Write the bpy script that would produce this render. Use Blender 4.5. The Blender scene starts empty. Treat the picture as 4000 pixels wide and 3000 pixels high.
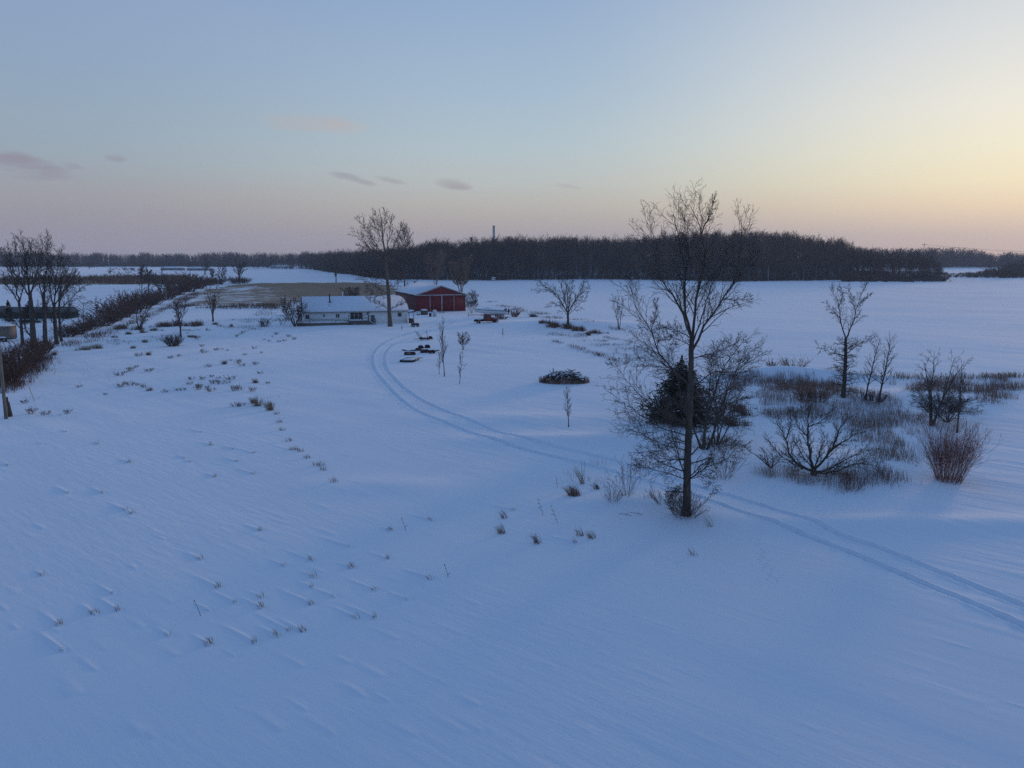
import bpy, math, random
import numpy as np
from mathutils import Vector

S = bpy.context.scene
COL = S.collection
R = math.radians

# ----------------------------------------------------------------- camera
HC, PITCH, F = 14.5, R(9.22), 3080.0          # eye height (m), tilt down, focal length in pixels of the 4000 px photo
cam = bpy.data.cameras.new('Camera')
cam.sensor_width = 36.0
cam.lens = 36.0 * F / 4000.0
cam.clip_start, cam.clip_end = 0.5, 20000
camo = bpy.data.objects.new('Camera', cam)
COL.objects.link(camo)
camo.location = (0, 0, HC)
camo.rotation_euler = (math.pi / 2 - PITCH, 0, 0)
S.camera = camo

# ----------------------------------------------------------------- sun, sky, exposure
SUN_AZ, SUN_EL = R(37), R(3.6)
sun_dir = Vector((math.sin(SUN_AZ) * math.cos(SUN_EL), math.cos(SUN_AZ) * math.cos(SUN_EL), math.sin(SUN_EL)))
sl = bpy.data.lights.new('Sun', 'SUN')
sl.energy = 0.9
sl.angle = R(7)
sl.color = (1.0, 0.7, 0.5)
so = bpy.data.objects.new('Sun', sl)
COL.objects.link(so)
so.rotation_euler = sun_dir.to_track_quat('Z', 'Y').to_euler()

W = bpy.data.worlds.new('World')
S.world = W
W.use_nodes = True
wt = W.node_tree
wt.nodes.clear()


def nd(t, kind, **kw):
    n = t.nodes.new(kind)
    for k, v in kw.items():
        setattr(n, k, v)
    return n


def setin(t, sock, v):
    if isinstance(v, bpy.types.NodeSocket):
        t.links.new(v, sock)
    else:
        sock.default_value = v


def mth(t, op, a, b=None, c=None, clamp=False):
    n = nd(t, 'ShaderNodeMath', operation=op, use_clamp=clamp)
    for i, v in enumerate((a, b, c)):
        if v is not None:
            setin(t, n.inputs[i], v)
    return n.outputs[0]


def mixc(t, f, a, b, blend='MIX'):
    n = nd(t, 'ShaderNodeMix', data_type='RGBA', blend_type=blend)
    setin(t, n.inputs[0], f)
    for s, v in ((n.inputs[6], a), (n.inputs[7], b)):
        if isinstance(v, (tuple, list)) and len(v) == 3:
            v = (*v, 1)
        setin(t, s, v)
    return n.outputs[2]


def maprange(t, v, a, b, c=0.0, d=1.0, interp='SMOOTHSTEP'):
    n = nd(t, 'ShaderNodeMapRange', interpolation_type=interp)
    for i, x in enumerate((v, a, b, c, d)):
        setin(t, n.inputs[i], x)
    return n.outputs[0]


def lin(c):
    return tuple(((x / 255) / 12.92 if x / 255 <= 0.04045 else (((x / 255) + 0.055) / 1.055) ** 2.4) for x in c)


def ramp(t, fac, stops, interp='EASE'):
    n = nd(t, 'ShaderNodeValToRGB')
    n.color_ramp.interpolation = interp
    el = n.color_ramp.elements
    while len(el) > 1:
        el.remove(el[-1])
    el[0].position, el[0].color = stops[0][0], (*stops[0][1], 1)
    for p, c in stops[1:]:
        e = el.new(p)
        e.color = (*c, 1)
    setin(t, n.inputs[0], fac)
    return n.outputs[0]


tc = nd(wt, 'ShaderNodeTexCoord')
sx = nd(wt, 'ShaderNodeSeparateXYZ')
wt.links.new(tc.outputs['Generated'], sx.inputs[0])
X, Y, Z = sx.outputs
elev = mth(wt, 'MULTIPLY', mth(wt, 'ARCSINE', Z), 180 / math.pi)
hl = mth(wt, 'MAXIMUM', mth(wt, 'SQRT', mth(wt, 'ADD', mth(wt, 'MULTIPLY', X, X), mth(wt, 'MULTIPLY', Y, Y))), 0.001)
cosa = mth(wt, 'DIVIDE', mth(wt, 'ADD', mth(wt, 'MULTIPLY', X, math.sin(SUN_AZ)), mth(wt, 'MULTIPLY', Y, math.cos(SUN_AZ))), hl)
ang = mth(wt, 'MULTIPLY', mth(wt, 'ARCCOSINE', mth(wt, 'MINIMUM', mth(wt, 'MAXIMUM', cosa, -1), 1)), 180 / math.pi)
az = mth(wt, 'MULTIPLY', mth(wt, 'ARCTAN2', X, Y), 180 / math.pi)
ef = mth(wt, 'DIVIDE', elev, 60.0, clamp=True)
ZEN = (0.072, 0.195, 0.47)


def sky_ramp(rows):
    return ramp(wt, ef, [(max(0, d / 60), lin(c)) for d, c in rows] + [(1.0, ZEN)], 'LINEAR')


r_sun = sky_ramp([(0, (190, 174, 168)), (1.5, (210, 192, 178)), (3.2, (241, 219, 188)), (4.6, (249, 236, 200)), (6.5, (250, 243, 214)),
                  (9, (246, 242, 227)), (13, (229, 232, 230)), (17, (208, 216, 223)), (28, (160, 186, 214)), (42, (104, 144, 190))])
r_mid = sky_ramp([(0, (160, 152, 160)), (1.8, (176, 167, 165)), (3.5, (188, 185, 177)), (5.2, (190, 197, 195)), (7.5, (182, 200, 208)),
                  (11, (168, 192, 212)), (17, (150, 177, 210)), (28, (118, 154, 202)), (42, (90, 132, 188))])
r_left = sky_ramp([(0, (148, 144, 157)), (2, (156, 151, 160)), (4, (160, 161, 167)), (6.2, (156, 171, 183)), (9, (150, 171, 190)),
                   (13, (144, 167, 197)), (17, (138, 162, 198)), (28, (106, 142, 194)), (42, (84, 126, 184))])
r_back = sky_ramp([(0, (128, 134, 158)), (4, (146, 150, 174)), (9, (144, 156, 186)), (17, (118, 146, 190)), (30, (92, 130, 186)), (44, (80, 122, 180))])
sky = mixc(wt, maprange(wt, ang, 1, 37), r_sun, r_mid)
sky = mixc(wt, maprange(wt, ang, 34, 71), sky, r_left)
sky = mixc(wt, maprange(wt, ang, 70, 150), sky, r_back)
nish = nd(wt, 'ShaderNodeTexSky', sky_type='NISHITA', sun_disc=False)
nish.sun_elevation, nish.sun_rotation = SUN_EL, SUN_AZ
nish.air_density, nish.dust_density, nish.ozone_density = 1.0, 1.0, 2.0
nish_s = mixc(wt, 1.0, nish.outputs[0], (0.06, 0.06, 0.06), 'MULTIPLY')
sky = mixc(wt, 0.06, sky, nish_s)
# soft tone mottling and a few small cloud wisps
nz = nd(wt, 'ShaderNodeTexNoise', noise_dimensions='3D')
nz.inputs['Scale'].default_value = 17
nz.inputs['Detail'].default_value = 5
mp = nd(wt, 'ShaderNodeMapping')
mp.inputs['Scale'].default_value = (1, 1, 4.5)
wt.links.new(tc.outputs['Generated'], mp.inputs[0])
wt.links.new(mp.outputs[0], nz.inputs['Vector'])
nz2 = nd(wt, 'ShaderNodeTexNoise', noise_dimensions='3D')
nz2.inputs['Scale'].default_value = 1.6
nz2.inputs['Detail'].default_value = 3
wt.links.new(mp.outputs[0], nz2.inputs['Vector'])
sky = mixc(wt, maprange(wt, nz2.outputs[0], 0.3, 0.75, 0.0, 0.05), sky, (0.55, 0.52, 0.55))
fine = mth(wt, 'MULTIPLY', mth(wt, 'SUBTRACT', nz.outputs[0], 0.5), 1.0)


def cloud(sky, px, py, wpx, hpx, amt, col, tilt=0.0):
    cx, cy = (px - 2000) / F, (1500 - py) / F
    dy, dz = math.cos(PITCH) + cy * math.sin(PITCH), -math.sin(PITCH) + cy * math.cos(PITCH)
    a0 = math.degrees(math.atan2(cx, dy))
    e0 = math.degrees(math.atan2(dz, math.hypot(cx, dy)))
    w, h = wpx / F * 57.3 * 0.6, hpx / F * 57.3 * 0.6
    da = mth(wt, 'SUBTRACT', az, a0)
    de = mth(wt, 'SUBTRACT', mth(wt, 'SUBTRACT', elev, e0), mth(wt, 'MULTIPLY', da, -tilt))
    q = mth(wt, 'ADD', mth(wt, 'POWER', mth(wt, 'ABSOLUTE', mth(wt, 'DIVIDE', da, w)), 2.0), mth(wt, 'POWER', mth(wt, 'ABSOLUTE', mth(wt, 'DIVIDE', de, h)), 2.0))
    q = mth(wt, 'ADD', q, mth(wt, 'MULTIPLY', fine, -4.5))
    f = maprange(wt, q, -0.4, 1.6, amt, 0.0)
    return mixc(wt, f, sky, col)


DK = (0.285, 0.265, 0.32)
sky = cloud(sky, 90, 640, 215, 62, 0.8, DK, 0.24)
sky = cloud(sky, 285, 648, 60, 20, 0.45, DK, 0.1)
sky = cloud(sky, 455, 617, 60, 26, 0.5, DK, 0.0)
sky = cloud(sky, 1345, 688, 80, 22, 0.5, DK, 0.15)
sky = cloud(sky, 1425, 712, 70, 17, 0.42, DK, 0.2)
sky = cloud(sky, 1528, 704, 80, 18, 0.4, DK, 0.15)
sky = cloud(sky, 1772, 722, 96, 32, 0.65, (0.33, 0.31, 0.335), 0.12)
sky = cloud(sky, 2215, 728, 90, 17, 0.6, (0.4, 0.385, 0.39), 0.1)
sky = cloud(sky, 1190, 478, 260, 50, 0.5, (0.47, 0.43, 0.43), 0.0)
sky = cloud(sky, 1330, 500, 190, 34, 0.4, (0.48, 0.46, 0.46), 0.0)
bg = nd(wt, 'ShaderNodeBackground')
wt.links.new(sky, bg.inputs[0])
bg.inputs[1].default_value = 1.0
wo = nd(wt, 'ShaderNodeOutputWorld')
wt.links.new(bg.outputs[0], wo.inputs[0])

S.view_settings.view_transform = 'Standard'
S.view_settings.look = 'None'
S.view_settings.exposure = 0.0
S.view_settings.gamma = 1.0
S.view_settings.use_curve_mapping = False
S.cycles.use_denoising = False
S.cycles.max_bounces = 6
S.cycles.diffuse_bounces = 3
S.cycles.volume_bounces = 1
S.cycles.sample_clamp_indirect = 1.5
S.cycles.sample_clamp_direct = 3

# ----------------------------------------------------------------- small helpers
cp, sp_ = math.cos(PITCH), math.sin(PITCH)


def ray(px, py):
    cx, cy = (px - 2000) / F, (1500 - py) / F
    return cx, cp + cy * sp_, -sp_ + cy * cp


def P(px, py, Yd):
    """point seen at photo pixel px,py that stands Yd metres ahead of the camera"""
    x, y, z = ray(px, py)
    t = Yd / y
    return np.array((x * t, Yd, HC + z * t))


_rg = np.random.RandomState(7)
_tab = _rg.rand(256, 256)


def vnoise(x, y):
    x = np.asarray(x, float)
    y = np.asarray(y, float)
    xi, yi = np.floor(x).astype(int), np.floor(y).astype(int)
    fx, fy = x - xi, y - yi
    fx = fx * fx * fx * (fx * (fx * 6 - 15) + 10)
    fy = fy * fy * fy * (fy * (fy * 6 - 15) + 10)
    a = _tab[xi & 255, yi & 255]
    b = _tab[(xi + 1) & 255, yi & 255]
    c = _tab[xi & 255, (yi + 1) & 255]
    d = _tab[(xi + 1) & 255, (yi + 1) & 255]
    return (a * (1 - fx) + b * fx) * (1 - fy) + (c * (1 - fx) + d * fx) * fy - 0.5


def sstep(a, b, x):
    t = np.clip((x - a) / (b - a), 0, 1)
    return t * t * (3 - 2 * t)


SKYL = np.array([(1100, 990), (1250, 985), (1400, 975), (1560, 958), (1650, 945), (1750, 939), (1900, 934), (2050, 922), (2300, 924), (2400, 926), (2500, 916),
                 (2600, 905), (2750, 903), (2860, 899), (2950, 903), (3080, 912), (3200, 928), (3260, 926), (3330, 955), (3400, 962), (3550, 968), (3700, 974), (4200, 990)], float)


def skyline_z(px, dist):
    return HC + (1000 - np.interp(px, SKYL[:, 0], SKYL[:, 1])) / F * dist


WD = np.array((-0.76, 0.65))                # the way the wind blew the snow


def zbase(x, y):
    x = np.asarray(x, float)
    y = np.asarray(y, float)
    r = np.hypot(x, y)
    z = 0.5 * vnoise(x / 60 + 9, y / 60 + 3) + 0.22 * vnoise(x / 19, y / 19 + 40)
    z = z * sstep(8, 30, r)
    px = 2000 + F * x / np.maximum(y, 1)
    hill = np.maximum(skyline_z(px, 620) - 19.5 - 0.5, 0)
    z = z + hill * sstep(500, 610, y) * sstep(-300, -60, x) * (1 - sstep(900, 1500, y))
    # mound under the wide tree, drift ridge by the weedy corner, bank along the far field
    for (gx, gy, sxx, syy, ha) in MOUNDS:
        dx, dy = x - gx, y - gy
        z = z + ha * np.exp(-(dx / sxx) ** 2 - (dy / syy) ** 2)
    return z


MOUNDS = []


def G(px, py):
    """ground point seen at photo pixel px,py"""
    x, y, z = ray(px, py)
    if z > -0.003:
        z = -0.003
    t = HC / -z
    for _ in range(12):
        t = 0.5 * t + 0.5 * (HC - float(zbase(x * t, y * t))) / -z
    return np.array((x * t, y * t, float(zbase(x * t, y * t))))


for (px, py, a, b, h) in ((2225, 1268, 16, 7, 0.9), (3130, 1475, 9, 1.6, 1.0), (3020, 1462, 5, 1.8, 0.6), (3650, 1560, 6, 5, 0.5), (3250, 1560, 9, 6, 0.5),
                          (3170, 1800, 6, 4, 0.35), (2690, 2010, 3, 3, 0.35), (2450, 1960, 4, 1.6, 0.25), (1480, 1900, 5, 2, 0.15), (3500, 2050, 9, 1.5, 0.4),
                          (2250, 1720, 9, 2.2, 0.35), (2050, 1640, 8, 3, 0.3), (500, 1030, 60, 60, 2.0), (760, 1032, 90, 50, 3.0)):
    g = G(px, py)
    MOUNDS.append((g[0], g[1], a, b, h))


def micro(x, y, near=True):
    a = x * WD[0] + y * WD[1]
    b = -x * WD[1] + y * WD[0]
    r = np.hypot(x, y)
    m1 = sstep(-0.12, 0.22, vnoise(x / 14 + 5, y / 14 + 77))
    z = 0.06 * vnoise(a / 9.0, b / 3.0) + 0.02 * vnoise(a / 3.6 + 30, b / 1.0 + 11) * (0.3 + m1)
    z = z + 0.014 * m1 * vnoise(a / 1.8 + 3, b / 0.3 + 50) * (1 - sstep(45, 110, r))
    pw = sstep(0.0, 0.3, vnoise(x / 23 + 50, y / 23 + 15))
    z = z + pw * 0.035 * np.abs(vnoise(a / 5.5 + 12, b / 1.3 + 90)) * (1 - sstep(70, 160, r))
    # short sastrugi scarps
    q = vnoise(a / 2.6 + 70, b / 0.8 + 20)
    z = z + 0.012 * m1 * sstep(0.1, 0.3, q) * (1 - sstep(60, 160, r))
    # shallow wind ripples in the open field on the right
    fld = sstep(0.5, 0.62, x / np.maximum(y, 1)) * sstep(20, 30, y)
    z = z + fld * 0.03 * vnoise(a / 4 + 9, b / 0.55 + 31) * (1 - sstep(60, 120, r))
    return z


def zsurf(x, y):
    return float(zbase(x, y) + micro(np.array(x), np.array(y)))


def GS(px, py, sink=0.0):
    g = G(px, py)
    return np.array((g[0], g[1], zsurf(g[0], g[1]) - sink))


# ----------------------------------------------------------------- materials
def mat(name, color, rough=0.8, var=0.25, scale=6.0, color2=None, bump=0.0, bscale=20.0, metallic=0.0, stretch=(1, 1, 1), spec=0.3):
    m = bpy.data.materials.new(name)
    m.use_nodes = True
    t = m.node_tree
    b = t.nodes['Principled BSDF']
    b.inputs['Roughness'].default_value = rough
    b.inputs['Metallic'].default_value = metallic
    b.inputs['Specular IOR Level'].default_value = spec
    c = nd(t, 'ShaderNodeTexCoord')
    mpg = nd(t, 'ShaderNodeMapping')
    mpg.inputs['Scale'].default_value = stretch
    t.links.new(c.outputs['Object'], mpg.inputs[0])
    n = nd(t, 'ShaderNodeTexNoise')
    n.inputs['Scale'].default_value = scale
    n.inputs['Detail'].default_value = 4
    t.links.new(mpg.outputs[0], n.inputs['Vector'])
    c2 = color2 or tuple(max(0, x * (1 - var)) for x in color)
    f = maprange(t, n.outputs[0], 0.32, 0.68)
    t.links.new(mixc(t, f, color, c2), b.inputs['Base Color'])
    if bump:
        n2 = nd(t, 'ShaderNodeTexNoise')
        n2.inputs['Scale'].default_value = bscale
        n2.inputs['Detail'].default_value = 4
        t.links.new(mpg.outputs[0], n2.inputs['Vector'])
        bp = nd(t, 'ShaderNodeBump')
        bp.inputs['Strength'].default_value = 0.6
        bp.inputs['Distance'].default_value = bump
        t.links.new(n2.outputs[0], bp.inputs['Height'])
        t.links.new(bp.outputs[0], b.inputs['Normal'])
    return m


M = {}
M['bark'] = mat('bark', (0.10, 0.083, 0.068), 0.9, 0.45, 5, bump=0.02, bscale=14, stretch=(1, 1, 0.3))
M['bark_dark'] = mat('bark_dark', (0.075, 0.058, 0.052), 0.9, 0.4, 3)
M['bark_tan'] = mat('bark_tan', (0.17, 0.125, 0.094), 0.9, 0.4, 3)
M['bark_light'] = mat('bark_light', (0.26, 0.185, 0.135), 0.9, 0.3, 2)
M['bark_pale'] = mat('bark_pale', (0.42, 0.40, 0.37), 0.8, 0.45, 2)
M['twig'] = mat('twig', (0.115, 0.088, 0.078), 0.9, 0.35, 1.5)
M['twig_rust'] = mat('twig_rust', (0.155, 0.08, 0.057), 0.9, 0.4, 0.6)
M['twig_red'] = mat('twig_red', (0.27, 0.1, 0.072), 0.85, 0.35, 0.8)
M['forest'] = mat('forest', (0.062, 0.042, 0.033), 0.95, 0.45, 0.11, color2=(0.105, 0.073, 0.056))
M['farwood'] = mat('farwood', (0.085, 0.066, 0.06), 0.95, 0.35, 0.02)
M['grass'] = mat('grass', (0.28, 0.2, 0.125), 0.9, 0.45, 1.2)
M['grass_dark'] = mat('grass_dark', (0.16, 0.11, 0.08), 0.9, 0.45, 1.0)
M['grass_rust'] = mat('grass_rust', (0.21, 0.11, 0.065), 0.9, 0.4, 0.8)
M['grass_pale'] = mat('grass_pale', (0.36, 0.28, 0.19), 0.9, 0.35, 1.2)
M['weed'] = mat('weed', (0.31, 0.195, 0.145), 0.9, 0.4, 0.8)
M['hedge'] = mat('hedge', (0.15, 0.085, 0.064), 0.9, 0.4, 0.5)
M['reed'] = mat('reed', (0.2, 0.12, 0.08), 0.95, 0.4, 0.1)
M['needle'] = mat('needle', (0.05, 0.056, 0.036), 0.8, 0.45, 2.5)
M['snowcap'] = mat('snowcap', (0.84, 0.86, 0.88), 0.7, 0.06, 2, bump=0.05, bscale=5)
M['siding'] = mat('siding', (0.82, 0.86, 0.85), 0.55, 0.16, 0.8, bump=0.01, bscale=4, stretch=(0.4, 0.4, 3))
M['glass'] = mat('glass', (0.035, 0.04, 0.05), 0.12, 0.3, 1, spec=0.5)
M['white_trim'] = mat('white_trim', (0.7, 0.7, 0.7), 0.5, 0.15, 4)
M['trim_grey'] = mat('trim_grey', (0.5, 0.47, 0.46), 0.6, 0.3, 2)
M['dark_metal'] = mat('dark_metal', (0.028, 0.028, 0.032), 0.5, 0.3, 4)
M['roof_dark'] = mat('roof_dark', (0.05, 0.05, 0.055), 0.8, 0.3, 2)
M['wood_grey'] = mat('wood_grey', (0.15, 0.135, 0.12), 0.85, 0.4, 3, stretch=(0.3, 1, 4))
M['wood_pole'] = mat('wood_pole', (0.26, 0.21, 0.17), 0.9, 0.35, 4, stretch=(2, 2, 0.2))
M['wood_brown'] = mat('wood_brown', (0.12, 0.075, 0.05), 0.9, 0.35, 4, stretch=(2, 2, 0.3))
M['barn_red'] = mat('barn_red', (0.23, 0.023, 0.03), 0.6, 0.22, 0.7, bump=0.008, bscale=1.2, stretch=(6, 6, 0.2))
M['barn_red2'] = mat('barn_red2', (0.21, 0.02, 0.027), 0.6, 0.2, 0.7, bump=0.008, bscale=1.2, stretch=(6, 6, 0.2))
M['barn_side_shade'] = mat('barn_side_shade', (0.15, 0.04, 0.034), 0.75, 0.35, 0.6, color2=(0.1, 0.045, 0.036), stretch=(1, 1, 0.3))  # left wall's shade put into the colour: darker, browner than the front red
M['truck_red'] = mat('truck_red', (0.27, 0.045, 0.028), 0.55, 0.45, 2.2, color2=(0.15, 0.04, 0.026))
M['rust'] = mat('rust', (0.085, 0.034, 0.027), 0.85, 0.5, 4)
M['rubber'] = mat('rubber', (0.02, 0.02, 0.021), 0.85, 0.3, 5)
M['boat_white'] = mat('boat_white', (0.72, 0.74, 0.73), 0.3, 0.1, 1.0, spec=0.5)
M['boat_teal'] = mat('boat_teal', (0.05, 0.19, 0.20), 0.4, 0.2, 1.0)
M['tank_white'] = mat('tank_white', (0.62, 0.66, 0.66), 0.4, 0.15, 2)
M['tan_box'] = mat('tan_box', (0.25, 0.2, 0.16), 0.7, 0.25, 1.5)
M['green_roof'] = mat('green_roof', (0.14, 0.15, 0.145), 0.7, 0.3, 0.5)
M['dark_wall'] = mat('dark_wall', (0.05, 0.06, 0.058), 0.8, 0.3, 0.5)
M['pale_wall'] = mat('pale_wall', (0.55, 0.56, 0.55), 0.7, 0.15, 0.3)
M['grey_wall'] = mat('grey_wall', (0.24, 0.22, 0.2), 0.8, 0.2, 0.3)
M['concrete'] = mat('concrete', (0.34, 0.33, 0.32), 0.9, 0.15, 0.1)
M['yellow'] = mat('yellow', (0.42, 0.38, 0.09), 0.6, 0.15, 2)
M['door_green'] = mat('door_green', (0.16, 0.17, 0.14), 0.6, 0.2, 2)

# ground: wind-packed snow; brown stubble where the field mask says so
m = bpy.data.materials.new('snow_ground')
m.use_nodes = True
t = m.node_tree
b = t.nodes['Principled BSDF']
b.inputs['Roughness'].default_value = 0.85
b.inputs['Specular IOR Level'].default_value = 0.25
b.inputs['Sheen Roughness'].default_value = 0.45
b.inputs['Sheen Tint'].default_value = (1, 1, 1, 1)
co = nd(t, 'ShaderNodeTexCoord')
mp1 = nd(t, 'ShaderNodeMapping')
mp1.inputs['Rotation'].default_value = (0, 0, math.atan2(0.65, 0.76))
t.links.new(co.outputs['Object'], mp1.inputs[0])
mp1b = nd(t, 'ShaderNodeMapping')
mp1b.inputs['Scale'].default_value = (0.5, 2.2, 1)
t.links.new(mp1.outputs[0], mp1b.inputs[0])
n1 = nd(t, 'ShaderNodeTexNoise')
n1.inputs['Scale'].default_value = 1.0
n1.inputs['Detail'].default_value = 8
n1.inputs['Roughness'].default_value = 0.6
t.links.new(mp1b.outputs[0], n1.inputs['Vector'])
n2 = nd(t, 'ShaderNodeTexNoise')
n2.inputs['Scale'].default_value = 0.06
n2.inputs['Detail'].default_value = 4
t.links.new(co.outputs['Object'], n2.inputs['Vector'])
n3 = nd(t, 'ShaderNodeTexNoise')
n3.inputs['Scale'].default_value = 14
n3.inputs['Detail'].default_value = 3
t.links.new(co.outputs['Object'], n3.inputs['Vector'])
amt = maprange(t, n2.outputs[0], 0.38, 0.62, 0.15, 1.0)
hgt = mth(t, 'ADD', mth(t, 'MULTIPLY', n1.outputs[0], amt), mth(t, 'MULTIPLY', n3.outputs[0], 0.08))
bp = nd(t, 'ShaderNodeBump')
bp.inputs['Strength'].default_value = 0.65
bp.inputs['Distance'].default_value = 0.085
t.links.new(hgt, bp.inputs['Height'])
t.links.new(bp.outputs[0], b.inputs['Normal'])
at1 = nd(t, 'ShaderNodeAttribute', attribute_name='stubble')
ns = nd(t, 'ShaderNodeTexNoise')
ns.inputs['Scale'].default_value = 0.22
ns.inputs['Detail'].default_value = 6
ns.inputs['Roughness'].default_value = 0.65
mp2 = nd(t, 'ShaderNodeMapping')
mp2.inputs['Scale'].default_value = (0.35, 1.6, 1)
mp2.inputs['Rotation'].default_value = (0, 0, 0.15)
t.links.new(co.outputs['Object'], mp2.inputs[0])
t.links.new(mp2.outputs[0], ns.inputs['Vector'])
stub = mixc(t, maprange(t, ns.outputs[0], 0.35, 0.65), (0.255, 0.14, 0.07), (0.38, 0.225, 0.12))
cover = mth(t, 'ADD', at1.outputs['Fac'], mth(t, 'MULTIPLY', mth(t, 'SUBTRACT', ns.outputs[0], 0.5), 1.6))
snowc = mixc(t, n2.outputs[0], (0.83, 0.85, 0.88), (0.88, 0.89, 0.91))
bare = maprange(t, cover, 0.35, 0.62)
t.links.new(mixc(t, bare, snowc, stub), b.inputs['Base Color'])
t.links.new(mth(t, 'MULTIPLY', mth(t, 'SUBTRACT', 1.0, bare), 0.38), b.inputs['Sheen Weight'])
M['snow'] = m


# ----------------------------------------------------------------- object helpers
def tag(o, label=None, cat=None, group=None, kind=None):
    if label:
        o['label'] = label
    if cat:
        o['category'] = cat
    if group:
        o['group'] = group
    if kind:
        o['kind'] = kind
    return o


def empty(name, loc, rz=0.0, label=None, cat=None, group=None):
    o = bpy.data.objects.new(name, None)
    COL.objects.link(o)
    o.location = tuple(loc)
    o.rotation_euler = (0, 0, rz)
    o.empty_display_size = 0.3
    return tag(o, label, cat, group)


def mk(name, V, faces, material, parent=None, smooth=False, loc=None):
    """faces: list of int arrays (M,3) or (M,4), vertices already in the parent's space"""
    V = np.asarray(V, np.float32).reshape(-1, 3)
    me = bpy.data.meshes.new(name)
    me.vertices.add(len(V))
    me.vertices.foreach_set('co', V.ravel())
    faces = [np.asarray(f, np.int32) for f in faces if len(f)]
    loops = np.concatenate([f.ravel() for f in faces])
    counts = np.concatenate([np.full(len(f), f.shape[1], np.int32) for f in faces])
    starts = np.concatenate([[0], np.cumsum(counts)[:-1]]).astype(np.int32)
    me.loops.add(len(loops))
    me.loops.foreach_set('vertex_index', loops)
    me.polygons.add(len(counts))
    me.polygons.foreach_set('loop_start', starts)
    me.polygons.foreach_set('loop_total', counts)
    if smooth:
        me.polygons.foreach_set('use_smooth', np.ones(len(counts), bool))
    me.update(calc_edges=True)
    me.materials.append(material)
    o = bpy.data.objects.new(name, me)
    COL.objects.link(o)
    if parent is not None:
        o.parent = parent
    if loc is not None:
        o.location = tuple(loc)
    return o


def dup(root, loc, rz=0.0, sc=(1, 1, 1), label=None, group=None):
    r = root.copy()
    COL.objects.link(r)
    r.location = tuple(loc)
    r.rotation_euler = (0, 0, rz)
    r.scale = sc
    if label:
        r['label'] = label
    if group:
        r['group'] = group
    for ch in list(root.children):
        c = ch.copy()
        COL.objects.link(c)
        c.parent = r
    return r


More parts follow.
